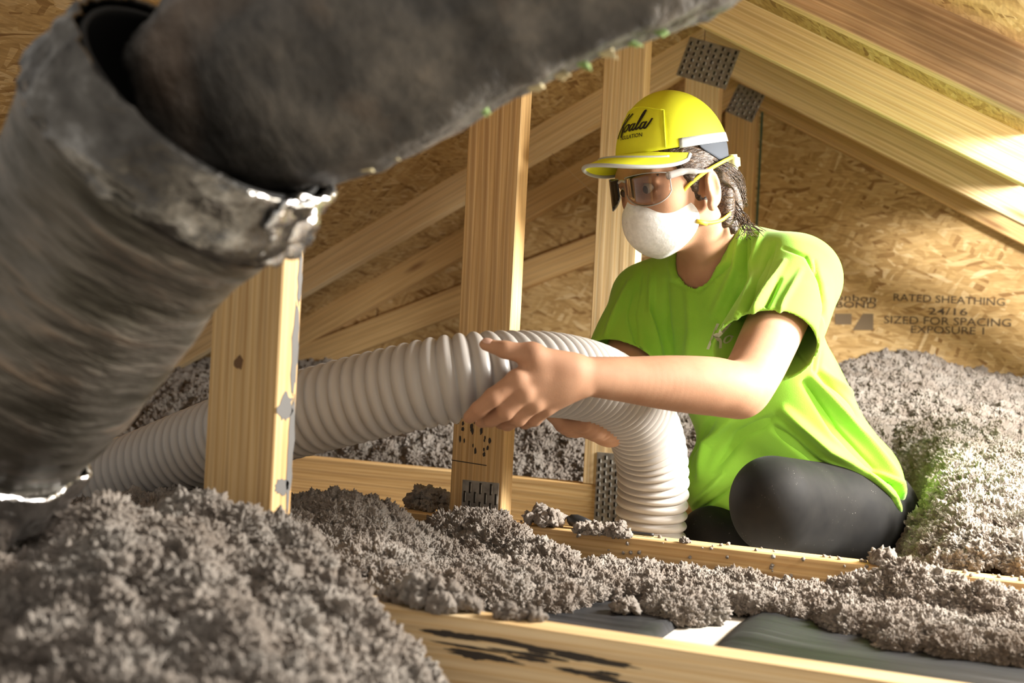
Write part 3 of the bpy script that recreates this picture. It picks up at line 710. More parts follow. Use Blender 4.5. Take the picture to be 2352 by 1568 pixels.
# straw fibre scraps on its underside; the green ones imitate reflected colour fringes
sm1, sm2 = plain('green_reflected_fringe', (.20, .30, .10), .95), plain('straw_fibre', (.50, .42, .24), .9)
r_ = random.Random(11)
for i, (px, py, g) in enumerate(((1560, 30, 1), (1500, 72, 1), (1440, 100, 1), (1385, 122, 0), (1330, 150, 1), (1280, 172, 0), (1215, 195, 0), (1120, 228, 1), (1095, 250, 1), (960, 288, 0), (915, 328, 1), (890, 360, 0), (845, 305, 1), (830, 385, 0))):
    bm = bmesh.new(); bmesh.ops.create_icosphere(bm, subdivisions=3, radius=1)
    for v in bm.verts:
        k = 1+.7*mnoise.noise(v.co*1.8+Vector((i*4.1, 0, 0)))+.3*mnoise.noise(v.co*5)
        v.co = Vector((v.co.x*.010*k, v.co.y*.005*k, v.co.z*.0032*k))
    o = link('fringe_fibre_scrap', bm_mesh(bm, 'fringe_fibre_scrap'), sm1 if g else sm2, smooth=True)
    o.location = C(px, py-9, .905); o.rotation_euler = (r_.uniform(-1, 1), .4, YAW+r_.uniform(-.5, .5)); put(o, d2)
# ------------------------------------------------------------------ the kneeling worker: implicit solids meshed by surface nets
class Field:
    def __init__(s, lo, hi, h):
        s.h = h; s.lo = np.array(lo, float); s.n = np.ceil((np.array(hi)-s.lo)/h).astype(int)+1
        s.f = np.full(s.n, .5, np.float32)
    def box(s, lo, hi):
        a = np.clip(np.floor((lo-s.lo)/s.h).astype(int), 0, s.n); b = np.clip(np.ceil((hi-s.lo)/s.h).astype(int)+1, 0, s.n)
        return a, b
    def pts(s, a, b):
        return [(s.lo[i]+s.h*np.arange(a[i], b[i])).astype(np.float32).reshape([-1 if j == i else 1 for j in range(3)]) for i in range(3)]
    def apply(s, prim, k=.01, op='u'):
        lo, hi = prim.bb(); m = k+.03
        a, b = s.box(lo-m, hi+m)
        if np.any(b <= a): return
        X, Y, Z = s.pts(a, b); d = prim.d(X, Y, Z).astype(np.float32)
        sl = tuple(slice(a[i], b[i]) for i in range(3)); f = s.f[sl]
        if op == 'u':
            hh = np.clip(.5+.5*(f-d)/k, 0, 1); s.f[sl] = f*(1-hh)+d*hh-k*hh*(1-hh)
        else:
            d = -d; hh = np.clip(.5-.5*(f-d)/k, 0, 1); s.f[sl] = f*(1-hh)+d*hh+k*hh*(1-hh)
class RC:
    def __init__(s, a, b, r1, r2): s.a = np.array(a, float); s.b = np.array(b, float); s.r1 = r1; s.r2 = r2
    def bb(s):
        r = max(s.r1, s.r2); return np.minimum(s.a, s.b)-r, np.maximum(s.a, s.b)+r
    def d(s, X, Y, Z):
        ab = s.b-s.a; l2 = ab@ab+1e-12
        t = np.clip(((X-s.a[0])*ab[0]+(Y-s.a[1])*ab[1]+(Z-s.a[2])*ab[2])/l2, 0, 1)
        return np.sqrt((X-s.a[0]-t*ab[0])**2+(Y-s.a[1]-t*ab[1])**2+(Z-s.a[2]-t*ab[2])**2)-(s.r1+t*(s.r2-s.r1))
class EL:
    def __init__(s, c, r, R=np.eye(3)): s.c = np.array(c, float); s.r = np.array(r, float); s.R = np.array(R, float)   # R columns = axes
    def bb(s):
        e = np.sqrt(((s.R*s.r)**2).sum(1)); return s.c-e, s.c+e
    def d(s, X, Y, Z):
        k0 = 0; k1 = 0
        for i in range(3):
            q = (X-s.c[0])*s.R[0, i]+(Y-s.c[1])*s.R[1, i]+(Z-s.c[2])*s.R[2, i]
            k0 = k0+(q/s.r[i])**2; k1 = k1+(q/s.r[i]**2)**2
        k0 = np.sqrt(k0); return k0*(k0-1)/(np.sqrt(k1)+1e-6)
class CY:
    def __init__(s, a, b, r): s.a = np.array(a, float); s.b = np.array(b, float); s.r = r
    def bb(s): return np.minimum(s.a, s.b)-s.r, np.maximum(s.a, s.b)+s.r
    def d(s, X, Y, Z):
        ab = s.b-s.a; l = np.linalg.norm(ab); u = ab/l
        t = (X-s.a[0])*u[0]+(Y-s.a[1])*u[1]+(Z-s.a[2])*u[2]
        p2 = (X-s.a[0])**2+(Y-s.a[1])**2+(Z-s.a[2])**2-t*t
        return np.maximum(np.sqrt(np.maximum(p2, 0))-s.r, np.abs(t-l/2)-l/2)
class HS:
    """half space n.(p-c) < 0 is inside, limited to a box"""
    def __init__(s, c, n, lo, hi): s.c = np.array(c, float); s.n_ = np.array(n, float)/np.linalg.norm(n); s.lo = np.array(lo, float); s.hi = np.array(hi, float)
    def bb(s): return s.lo, s.hi
    def d(s, X, Y, Z): return (X-s.c[0])*s.n_[0]+(Y-s.c[1])*s.n_[1]+(Z-s.c[2])*s.n_[2]
def nets(F):
    f = F.f; n = f.shape; ins = f < 0
    c = [slice(None, -1), slice(1, None)]
    cnt = np.zeros([k-1 for k in n], np.int8)
    for i in (0, 1):
        for j in (0, 1):
            for k in (0, 1): cnt += ins[c[i], c[j], c[k]]
    act = (cnt > 0) & (cnt < 8); ix = np.argwhere(act); idm = -np.ones(act.shape, np.int32); idm[act] = np.arange(len(ix))
    acc = np.zeros((len(ix), 3)); w = np.zeros(len(ix)); corners = [(i, j, k) for i in (0, 1) for j in (0, 1) for k in (0, 1)]
    val = {q: f[ix[:, 0]+q[0], ix[:, 1]+q[1], ix[:, 2]+q[2]].astype(float) for q in corners}
    for q in corners:
        for ax in range(3):
            if q[ax]: continue
            r = list(q); r[ax] = 1; r = tuple(r); v0, v1 = val[q], val[r]; m = (v0 < 0) != (v1 < 0)
            t = np.where(m, v0/(v0-v1+1e-20), 0); p = np.tile(np.array(q, float), (len(ix), 1)); p[:, ax] = t
            acc[m] += p[m]; w[m] += 1
    V = (ix+acc/np.maximum(w, 1)[:, None])*F.h+F.lo
    Q = []
    for ax in range(3):
        o1, o2 = (ax+1) % 3, (ax+2) % 3
        s0 = [slice(None)]*3; s1 = [slice(None)]*3; s0[ax] = slice(None, -1); s1[ax] = slice(1, None)
        ch = ins[tuple(s0)] != ins[tuple(s1)]; e = np.argwhere(ch)
        e = e[(e[:, o1] > 0) & (e[:, o2] > 0) & (e[:, o1] < n[o1]-1) & (e[:, o2] < n[o2]-1)]
        def cell(d1, d2):
            q = e.copy(); q[:, o1] -= d1; q[:, o2] -= d2; return idm[q[:, 0], q[:, 1], q[:, 2]]
        quad = np.stack([cell(1, 1), cell(0, 1), cell(0, 0), cell(1, 0)], 1)
        flip = ~ins[e[:, 0], e[:, 1], e[:, 2]]; quad[flip] = quad[flip][:, ::-1]; Q.append(quad)
    Q = np.concatenate(Q); Q = Q[(Q >= 0).all(1)]
    return V, Q
def vnormals(V, Q):
    nn = np.cross(V[Q[:, 2]]-V[Q[:, 0]], V[Q[:, 3]]-V[Q[:, 1]]); R = np.zeros_like(V)
    for i in range(4): np.add.at(R, Q[:, i], nn)
    return R/(np.linalg.norm(R, axis=1, keepdims=True)+1e-12)
def lap(V, Q, it, lam=.5):
    E = np.concatenate([Q[:, [0, 1]], Q[:, [1, 2]], Q[:, [2, 3]], Q[:, [3, 0]]]); deg = np.bincount(E.ravel(), minlength=len(V))[:, None]
    for k in range(it):
        S = np.zeros_like(V)
        for i in range(3):
            S[:, i] = np.bincount(E[:, 0], V[E[:, 1], i], len(V))+np.bincount(E[:, 1], V[E[:, 0], i], len(V))
        V = V+lam*(S/np.maximum(deg, 1)-V)
    return V
def solid(prims, h, lo=None, hi=None, smooth=2, shell=None, cuts=()):
    B = [p[0].bb() for p in prims]; l = np.min([b[0] for b in B], 0)-.02; u = np.max([b[1] for b in B], 0)+.02
    if lo is not None: l = np.maximum(l, lo)
    if hi is not None: u = np.minimum(u, hi)
    F = Field(l, u, h)
    for p in prims: F.apply(p[0], p[1] if len(p) > 1 else .01, p[2] if len(p) > 2 else 'u')
    if shell: F.f = np.abs(F.f+shell)-shell
    for p in cuts: F.apply(p[0], p[1], 's')
    V, Q = nets(F); return lap(V, Q, smooth), Q
Zv = Vector((0, 0, 1)); HF = Vector((-math.sin(YAW), math.cos(YAW), 0))
def facing(th, pitch=0.0):
    th = math.radians(th); f = -math.sin(th)*R0-math.cos(th)*HF; l = math.cos(th)*R0-math.sin(th)*HF
    p = math.radians(pitch); f2 = f*math.cos(p)-Zv*math.sin(p); u2 = Zv*math.cos(p)+f*math.sin(p)
    return l, f2, u2
hl, hf_, hu = facing(62, 9)
HRm = np.array([list(hl), list(hf_), list(hu)]).T
HO = C(1637, 434, 1.80)-(hl*.074+hf_*-.016+hu*-.012)
def H(x, y, z): return HO+hl*x+hf_*(y*.87 if y > 0 else y)+hu*z
# torso frame
NECK = C(1655, 590, 1.965); HIP = C(1860, 1120, 2.09)
tl, tf, _ = facing(47); tu = (NECK-HIP).normalized(); tl = (tl-tu*tl.dot(tu)).normalized(); tf = tu.cross(tl); tf = tf if tf.dot(-HF) > 0 else -tf
TR = np.array([list(tl), list(tf), list(tu)]).T

worker = empty('person', (HIP.x, HIP.y, -.088))
tag(worker, 'kneeling worker in lime green shirt, yellow cap and white mask guiding the hose', 'person')
def part(name, V, Q, mat, parent=None, smooth=True):
    me = np_mesh(name, V, Q); me.materials.append(mat)
    if smooth: me.shade_smooth()
    o = bpy.data.objects.new(name, me); COL.objects.link(o)
    return put(o, worker) if parent is None else o
def sub(o, parent_part):
    o.parent = parent_part; return o

# ---- skin
def skin_mat():
    m, nt, b = new_mat('skin')
    g = nt.nodes.new('ShaderNodeNewGeometry')
    n1 = N(nt, 'ShaderNodeTexNoise', Scale=24.0, Detail=3.0); L(nt, g.outputs['Position'], n1.inputs['Vector'])
    n2 = N(nt, 'ShaderNodeTexNoise', Scale=600.0, Detail=2.0); L(nt, g.outputs['Position'], n2.inputs['Vector'])
    L(nt, ramp(nt, n1.outputs['Fac'], [(.3, (.42, .225, .135)), (.7, (.51, .29, .18))]), b.inputs['Base Color'])
    b.inputs['Roughness'].default_value = .64; b.inputs['Subsurface Weight'].default_value = .12; b.inputs['Subsurface Radius'].default_value = (.012, .005, .003); b.inputs['Subsurface Scale'].default_value = .6
    b.inputs['Specular IOR Level'].default_value = .22
    bump(nt, b, n2.outputs['Fac'], .12, .001); return m
SKIN = skin_mat()
B = []
def rc(a, b, r1, r2, k=.012, op='u'): B.append((RC(a, b, r1, r2), k, op))
def el(c, r, R=HRm, k=.015, op='u'): B.append((EL(c, r, R), k, op))
# head
el(H(0, .006, .035), (.072, .083, .083))
el(H(0, .030, -.020), (.052, .060, .085), k=.03)
for s in (-1, 1):
    rc(H(s*.042, -.004, -.052), H(s*.012, .044, -.084), .018, .017, .02)
    el(H(s*.034, .050, -.020), (.022, .024, .020), k=.02)
rc(H(-.036, .080, .020), H(.036, .080, .020), .013, .013, .012)
el(H(0, .050, -.084), (.020, .017, .017), k=.015)
rc(H(0, .086, .008), H(0, .090, -.030), .007, .0115, .010)
for s in (-1, 1): el(H(s*.011, .084, -.033), (.008, .010, .007), k=.006)
el(H(0, .078, -.060), (.022, .010, .010), k=.008)
for s in (-1, 1):
    el(H(s*.031, .096, -.002), (.019, .017, .012), k=.008, op='s')
    rc(H(s*.017, .087, .008), H(s*.031, .0895, .0105), .0038, .0045, .004); rc(H(s*.031, .0895, .0105), H(s*.046, .079, .006), .0045, .0038, .004)
    rc(H(s*.018, .086, -.010), H(s*.044, .079, -.009), .0035, .0035, .004)
for s in (-1, 1):
    a = .22; ax = [hl*s*math.cos(.35)-hf_*math.sin(.35), (hf_*math.cos(a)-hu*math.sin(a)), None]; ax[2] = ax[0].cross(ax[1])
    RE = np.array([list(v.normalized()) for v in ax]).T
    el(H(s*.0755, -.016, -.010), (.009, .0175, .029), RE, .006)
    el(H(s*.087, -.013, -.006), (.010, .0105, .018), RE, .004, 's')
    rc(H(s*.0765, -.006, -.012), H(s*.075, -.004, -.020), .0045, .004, .004)
    el(H(s*.076, -.010, -.036), (.007, .009, .010), RE, .006)
# neck and trunk
rc(H(0, -.030, -.055), NECK+Vector((0, 0, .0)), .050, .054, .02)
rc(H(.045, -.025, -.055), C(1600, 618, 1.915), .016, .012, .02)
rc(C(1790, 640, 1.865), C(1540, 655, 2.02), .045, .045, .03)
el(C(1660, 700, 1.975), (.115, .072, .10), TR, .04); el(C(1730, 850, 2.01), (.12, .085, .14), TR, .05); el(C(1850, 1090, 2.09), (.13, .10, .10), TR, .05)
# near (left) arm
SL_, EL_, WL = C(1832, 640, 1.83), C(1712, 893, 1.615), C(1322, 862, 1.475)
class CH:
    """chain of tapered segments through points, radius varying smoothly"""
    def __init__(s, rows, m=8):
        R = catmull([np.array([*p, r]) for p, r in rows], m); s.g = [RC(a[:3], b[:3], a[3], b[3]) for a, b in zip(R[:-1], R[1:])]
    def bb(s):
        B_ = [q.bb() for q in s.g]; return np.min([b[0] for b in B_], 0), np.max([b[1] for b in B_], 0)
    def d(s, X, Y, Z):
        r = s.g[0].d(X, Y, Z)
        for q in s.g[1:]: r = np.minimum(r, q.d(X, Y, Z))
        return r
B.append((CH([(SL_, .044), (SL_.lerp(EL_, .5), .0425), (SL_.lerp(EL_, .85), .0395), (EL_.lerp(WL, .04), .0385), (EL_.lerp(WL, .22), .0395), (EL_.lerp(WL, .45), .0365), (EL_.lerp(WL, .72), .0295), (WL, .0235), (C(1290, 862, 1.468), .0235)]), .02, 'u'))
el(C(1702, 915, 1.622), (.020, .020, .020), np.eye(3), .025)
# near hand: wrist, palm, five fingers on the hose
W2 = C(1345, 862, 1.475)
MCP = [C(1188, 872, 1.435), C(1204, 902, 1.440), C(1226, 925, 1.452), C(1254, 936, 1.468)]
for i, m in enumerate(MCP):
    cmc = W2.lerp(m, .12)+(Uv*(.012-.008*i)); rc(cmc, m, .0145-.001*i, .0128-.0008*i, .010)
el(C(1262, 868, 1.458), (.036, .0165, .025), np.array([list(Rv), list(Fv), list(Uv)]).T, .02)
fing = [[MCP[0], C(1132, 912, 1.428), C(1100, 940, 1.437), C(1078, 958, 1.448)],
        [MCP[1], C(1160, 945, 1.440), C(1128, 962, 1.458), C(1104, 968, 1.480)],
        [MCP[2], C(1190, 960, 1.458), C(1166, 972, 1.485), C(1148, 972, 1.512)],
        [MCP[3], C(1226, 962, 1.480), C(1206, 970, 1.505), C(1192, 968, 1.528)]]
fr = [.0112, .0110, .0104, .0094]
for q, r in zip(fing, fr):
    rc(q[0], q[1], r*1.12, r, .005); rc(q[1], q[2], r, r*.9, .004); rc(q[2], q[3], r*.9, r*.74, .004)
for m in MCP[:3]: el(m+(-Fv)*.004, (.0095,)*3, np.eye(3), .008)
TH_ = [C(1306, 842, 1.462), C(1222, 815, 1.440), C(1160, 803, 1.438), C(1114, 791, 1.446)]
rc(TH_[0], TH_[1], .0155, .0135, .012); rc(TH_[1], TH_[2], .0130, .0108, .006); rc(TH_[2], TH_[3], .0108, .0075, .004)
rc(TH_[1], C(1235, 850, 1.447), .011, .012, .014)
# far (right) arm, hand cupping the hose from below
SR_, ER_, WR = C(1485, 675, 2.06), C(1425, 880, 1.93), C(1405, 985, 1.80)
rc(SR_, ER_, .043, .036, .02); rc(ER_, WR, .036, .024, .02)
PR = [C(1395, 985, 1.775), C(1362, 982, 1.70), C(1335, 968, 1.66)]
rc(WR, PR[0], .023, .024, .015)
mc = [C(1366, 985, 1.74), C(1356, 983, 1.715), C(1346, 978, 1.69), C(1338, 972, 1.668)]
for i, m in enumerate(mc): rc(WR.lerp(PR[0], .6), m, .018, .0125, .014)
for i, m in enumerate(mc):
    q1 = m+Vector((-.022, -.024, -.003)); q2 = q1+Vector((-.008, -.018, .014)); q3 = q2+Vector((.002, -.004, .018)); r = .0108-.0005*abs(i-1)
    rc(m, q1, r*1.1, r, .005); rc(q1, q2, r, r*.9, .004); rc(q2, q3, r*.9, r*.78, .004)
rc(WR, C(1440, 960, 1.735), .016, .012, .01); rc(C(1440, 960, 1.735), C(1448, 925, 1.70), .011, .009, .005)
# legs under the leggings
HL_, KL_ = C(2000, 1185, 2.06), C(1775, 1142, 1.83)
rc(HL_, KL_, .066, .052, .02); rc(KL_+Vector((0, .01, -.03)), C(1985, 1245, 2.10), .04, .035, .02)
HR2, KR_ = C(1835, 1200, 2.20), C(1630, 1232, 1.96)
rc(HR2, KR_, .056, .046, .02)
V, Q = solid(B, .0027, smooth=2)
body = part('body', V, Q, SKIN)
NAIL = plain('fingernail', (.62, .38, .29), .3)
for (a_, b_2, r_n) in ((TH_[2], TH_[3], .0062), (fing[0][2], fing[0][3], .0052), (fing[1][2], fing[1][3], .0052)):
    ax = (b_2-a_).normalized(); nz_ = (Uv*.75-Fv*.65 if r_n > .006 else -Fv*.8-Rv*.4+Uv*.3); nz_ = (nz_-ax*nz_.dot(ax)).normalized(); ay = nz_.cross(ax)
    bm = bmesh.new(); bmesh.ops.create_uvsphere(bm, u_segments=16, v_segments=10, radius=1.0)
    o = link('fingernail', bm_mesh(bm, 'fingernail'), NAIL, smooth=True)
    mm = Matrix((ax*r_n*1.15, ay*r_n*.85, nz_*.0022)).transposed().to_4x4(); mm.translation = a_.lerp(b_2, .86)+nz_*(r_n*1.12); o.matrix_world = mm; put(o, worker)
# eyes, brows
EYEW = plain('eye_white', (.42, .38, .35), .3); IRIS = plain('iris_brown', (.05, .025, .012), .2)
for s in (-1, 1):
    bm = bmesh.new(); bmesh.ops.create_uvsphere(bm, u_segments=24, v_segments=16, radius=.0122)
    e = link('eye', bm_mesh(bm, 'eye'), EYEW, smooth=True); e.location = H(s*.031, .0765, -.002); put(e, worker)
    look = (hf_*.96-hl*.05-hu*.22).normalized()
    bm = bmesh.new(); bmesh.ops.create_uvsphere(bm, u_segments=20, v_segments=12, radius=.0070)
    i_ = link('iris', bm_mesh(bm, 'iris'), IRIS, smooth=True); i_.matrix_world = Matrix.Translation(H(s*.031, .0765, -.002)+look*.0074); sub(i_, e)
    i_.matrix_parent_inverse = (Matrix.Translation(e.location)).inverted()
BROW = plain('dark_hair', (.035, .02, .012), .55)
for s in (-1, 1):
    pts = [H(s*.014, .0935, .018), H(s*.028, .0945, .023), H(s*.042, .088, .021), H(s*.052, .076, .015)]
    put(link('eyebrow', tube_np(catmull(pts, 5), [.0028]*6+[.0032]*5+[.002]*5, 8), BROW, smooth=True), worker)

# ---- hair
hm2, nt, b_ = new_mat('brown_hair')
nz = N(nt, 'ShaderNodeTexNoise', Scale=1.0, Detail=3.0)
mpv = coords(nt, (60, 420, 420), rnd=False); L(nt, mpv, nz.inputs['Vector'])
L(nt, ramp(nt, nz.outputs['Fac'], [(.35, (.018, .010, .006)), (.6, (.075, .042, .022)), (.8, (.17, .10, .055))]), b_.inputs['Base Color']); b_.inputs['Roughness'].default_value = .42
bump(nt, b_, nz.outputs['Fac'], .7, .004)
hp_ = [(EL(H(0, .004, .032), (.0785, .0885, .088), HRm), .01), (EL(H(0, -.062, -.035), (.055, .036, .050), HRm), .02), (EL(H(.012, -.098, -.012), (.028, .022, .030), HRm), .015), (RC(H(.02, -.098, -.03), H(.03, -.085, -.075), .018, .008), .01), (RC(H(.052, -.055, -.02), H(.045, -.058, -.060), .016, .011), .01)]
lo = np.array(H(0, 0, 0))-.2; hi = np.array(H(0, 0, 0))+.2
fcn = np.array(hf_*.80+hu*-.60)
cuts = [(HS(H(.0, .038, .012), -fcn, lo, hi), .006), (HS(H(0, 0, .075), -np.array(hu), lo, hi), .004), (EL(H(.076, -.014, -.012), (.022, .021, .034), HRm), .004), (EL(H(-.076, -.014, -.012), (.022, .021, .034), HRm), .004)]
V, Q = solid(hp_, .0028, smooth=2, cuts=cuts)
Hm4 = Matrix((hf_, hl, hu)).transposed().to_4x4(); Hm4.translation = HO
V2 = (V-np.array(HO))@np.array([list(hf_), list(hl), list(hu)]).T
nn = vnormals(V2, Q); V2 = V2+nn*(.0014*vnoise(V2[:, 0]*25, V2[:, 1]*260, V2[:, 2]*260))[:, None]
hair = part('hair', V2, Q, hm2, parent=1); hair.matrix_world = Hm4; put(hair, worker)
r_ = random.Random(5); allV = []; allF = []
for i in range(70):
    u = r_.random()
    if i < 40: p0 = H(.070-.012*u, .02-.05*u, .045-.01*r_.random()); p1 = H(.078, -.045-.02*r_.random(), .012*r_.random()+.005); p2_ = H(.058, -.085-.01*r_.random(), -.015-.03*r_.random())
    else: p0 = H(.05, -.07, -.02-.04*r_.random()); p1 = H(.058, -.075-.02*u, -.055-.02*r_.random()); p2_ = H(.05+.03*r_.random(), -.06-.06*r_.random(), -.08-.015*r_.random())
    me = tube_np(catmull([p0, p1, p2_], 5), .0006, 5); o_ = len(allV)
    allV += [tuple(v.co) for v in me.vertices]; allF += [tuple(o_+k for k in p.vertices) for p in me.polygons]; bpy.data.meshes.remove(me)
me = bpy.data.meshes.new('loose_strands'); me.from_pydata(allV, [], allF); o = link('loose_strands', me, hm2, smooth=True); o['kind'] = 'stuff'; put(o, worker)
o.parent = hair; o.matrix_parent_inverse = Hm4.inverted()

# ---- shirt
def shirt_mat():
    m, nt, b = new_mat('lime_jersey')
    g = nt.nodes.new('ShaderNodeNewGeometry')
    n2 = N(nt, 'ShaderNodeTexNoise', Scale=900.0, Detail=2.0); L(nt, g.outputs['Position'], n2.inputs['Vector'])
    n1 = N(nt, 'ShaderNodeTexNoise', Scale=9.0, Detail=3.0); L(nt, g.outputs['Position'], n1.inputs['Vector'])
    L(nt, ramp(nt, n1.outputs['Fac'], [(.3, (.28, .60, .05)), (.7, (.34, .67, .07))]), b.inputs['Base Color'])
    b.inputs['Roughness'].default_value = .85; b.inputs['Specular IOR Level'].default_value = .2
    b.inputs['Sheen Weight'].default_value = .15
    bump(nt, b, n2.outputs['Fac'], .25, .0012); return m
SHIRT = shirt_mat()
S_ = [(EL(C(1690, 775, 1.975), (.152, .100, .155), TR), .05), (EL(C(1775, 950, 2.03), (.145, .118, .16), TR), .06), (EL(C(1862, 1115, 2.085), (.165, .130, .135), TR), .06),
      (RC(C(1815, 632, 1.855), C(1668, 602, 1.965), .062, .070), .04), (RC(C(1490, 682, 2.05), C(1645, 625, 1.975), .055, .066), .04),
      (RC(C(1832, 645, 1.84), C(1748, 822, 1.695), .066, .073), .03), (RC(C(1486, 690, 2.05), C(1424, 850, 1.965), .060, .066), .03),
      (EL(C(1665, 1130, 2.02), (.07, .06, .09), TR), .05)]
aL = (C(1748, 822, 1.695)-C(1832, 645, 1.84)).normalized(); eL = C(1758, 800, 1.712); aL = (aL+Rv*.38).normalized()
aR = (C(1424, 850, 1.965)-C(1486, 690, 2.05)).normalized(); eR = C(1428, 835, 1.97)
lo = np.array(HIP)-.8; hi = np.array(HIP)+.9
cuts = [(CY(eL, eL+aL*.16, .094), .004), (CY(eR, eR+aR*.14, .085), .004), (RC(C(1672, 520, 1.985), C(1578, 598, 1.885), .055, .046), .006), (RC(C(1600, 540, 1.90), C(1630, 470, 1.9), .055, .06), .004),
        (HS((0, 0, C(2085, 1222, 2.05).z), (0, 0, 1), lo, [9, 9, C(2085, 1222, 2.05).z]), .004)]
V, Q = solid(S_, .0026, smooth=3, shell=.0028, cuts=cuts)
def pix(V):
    d = V-np.array(CAMP); z = d@np.array(Fv); return 1176+FPX*(d@np.array(Rv))/z, 784-FPX*(d@np.array(Uv))/z, z
def fold(V, Q, folds):
    """raise or sink soft creases; each fold is a polyline seen from the room, height metres, half width px"""
    nn = vnormals(V, Q); px, py, z = pix(V); vd = (V-np.array(CAMP)); vd /= np.linalg.norm(vd, axis=1, keepdims=True)
    face = np.clip(-(nn*vd).sum(1)*2.5, 0, 1); D = np.zeros(len(V))
    for pts, hgt, wd in folds:
        best = np.full(len(V), 1e9); tt = np.zeros(len(V)); n = len(pts)-1
        for i in range(n):
            a = np.array(pts[i], float); b = np.array(pts[i+1], float); ab = b-a; t = np.clip(((px-a[0])*ab[0]+(py-a[1])*ab[1])/(ab@ab), 0, 1)
            d = np.hypot(px-a[0]-t*ab[0], py-a[1]-t*ab[1]); m = d < best; best = np.where(m, d, best); tt = np.where(m, (i+t)/n, tt)
        D += hgt*np.exp(-(best/(wd*.68))**2)*np.sin(np.pi*np.clip(tt*.9+.05, 0, 1))**.6
    return V+nn*(1.9*D*face)[:, None]
FO = [([(1692, 500), (1672, 600), (1604, 657), (1548, 640), (1538, 604)], .0022, 8), ([(1703, 505), (1684, 606), (1606, 670), (1540, 650)], -.0016, 4), ([(1662, 745), (1722, 726), (1802, 770), (1858, 842)], -.0014, 4), ([(1865, 865), (1960, 985), (2070, 1110)], .010, 12), ([(1880, 860), (1980, 960), (2075, 1075)], -.007, 9), ([(1890, 850), (1990, 930), (2070, 1040)], .007, 10), ([(1850, 880), (1920, 990), (2050, 1120)], -.009, 12),
      ([(1800, 940), (1900, 1030), (2060, 1130)], .008, 16), ([(1780, 985), (1880, 1065), (2040, 1140)], -.006, 12), ([(2000, 1075), (2060, 1110), (2085, 1160)], .005, 7), ([(1960, 1060), (2050, 1110), (2090, 1190)], -.005, 7),
      ([(1990, 1090), (2050, 1140), (2075, 1200)], .005, 7), ([(1700, 520), (1690, 620), (1640, 720)], .005, 14), ([(1720, 530), (1712, 640), (1670, 740)], -.006, 11), ([(1745, 540), (1725, 650), (1690, 730)], .006, 10),
      ([(1780, 560), (1745, 640), (1710, 720)], -.006, 10), ([(1500, 620), (1490, 720), (1520, 820)], .005, 13), ([(1530, 650), (1530, 740), (1540, 830)], -.005, 13), ([(1470, 630), (1450, 720), (1470, 810)], -.005, 11), ([(1580, 660), (1590, 760), (1580, 830)], .004, 16),
      ([(1450, 640), (1420, 710), (1390, 770)], .005, 10), ([(1680, 960), (1620, 1020), (1600, 1090)], .006, 16), ([(1640, 960), (1590, 1030), (1590, 1100)], -.006, 14), ([(1780, 960), (1700, 1000), (1640, 1080)], -.005, 18), ([(1660, 1090), (1620, 1130), (1590, 1160)], .004, 8), ([(1680, 1120), (1640, 1150), (1600, 1180)], -.004, 7),
      ([(1800, 600), (1750, 680), (1720, 730)], .004, 8), ([(1790, 640), (1760, 700), (1740, 735)], -.004, 8), ([(1840, 620), (1800, 690), (1780, 740)], .003, 10), ([(1870, 600), (1895, 700), (1868, 850)], -.0035, 5), ([(1800, 570), (1850, 590), (1885, 650), (1900, 760), (1880, 850)], -.003, 5)]
V = fold(V, Q, FO)
nn = vnormals(V, Q); V = V+nn*(.0022*vnoise(V[:, 0]*22, V[:, 1]*22, V[:, 2]*14))[:, None]
# collar rib and sleeve hem raised a touch
shirt = part('shirt', V, Q, SHIRT)
SHV, SHQ = V, Q
# ---- leggings
lm, nt, b_ = new_mat('black_leggings')
g = nt.nodes.new('ShaderNodeNewGeometry')
n1 = N(nt, 'ShaderNodeTexNoise', Scale=26.0, Detail=4.0); L(nt, g.outputs['Position'], n1.inputs['Vector'])
n2 = N(nt, 'ShaderNodeTexVoronoi', Scale=210.0); L(nt, g.outputs['Position'], n2.inputs['Vector'])
spk = mth(nt, 'MULTIPLY', ramp(nt, n2.outputs['Distance'], [(.07, (1, 1, 1)), (.12, (0, 0, 0))]), ramp(nt, n1.outputs['Fac'], [(.56, (0, 0, 0)), (.68, (1, 1, 1))]))
c = ramp(nt, n1.outputs['Fac'], [(.3, (.0055, .005, .005)), (.65, (.012, .011, .010))])
L(nt, mixc(nt, mth(nt, 'MULTIPLY', spk, .7), c, (.5, .46, .42)), b_.inputs['Base Color']); b_.inputs['Roughness'].default_value = .7; b_.inputs['Specular IOR Level'].default_value = .18; b_.inputs['Sheen Weight'].default_value = .03
LG = [(RC(HL_, KL_, .080, .0645), .03), (RC(KL_+Vector((0, .012, -.035)), C(1992, 1250, 2.09), .052, .048), .04), (EL(C(1895, 1185, 2.0), (.10, .075, .085), TR), .05), (RC(HR2, KR_, .062, .050), .03), (RC(KR_+Vector((0, .01, -.03)), C(1850, 1270, 2.2), .042, .04), .03), (EL(C(1915, 1165, 2.13), (.13, .10, .09), TR), .05)]
V, Q = solid(LG, .0035, smooth=3)
part('leggings', V, Q, lm)

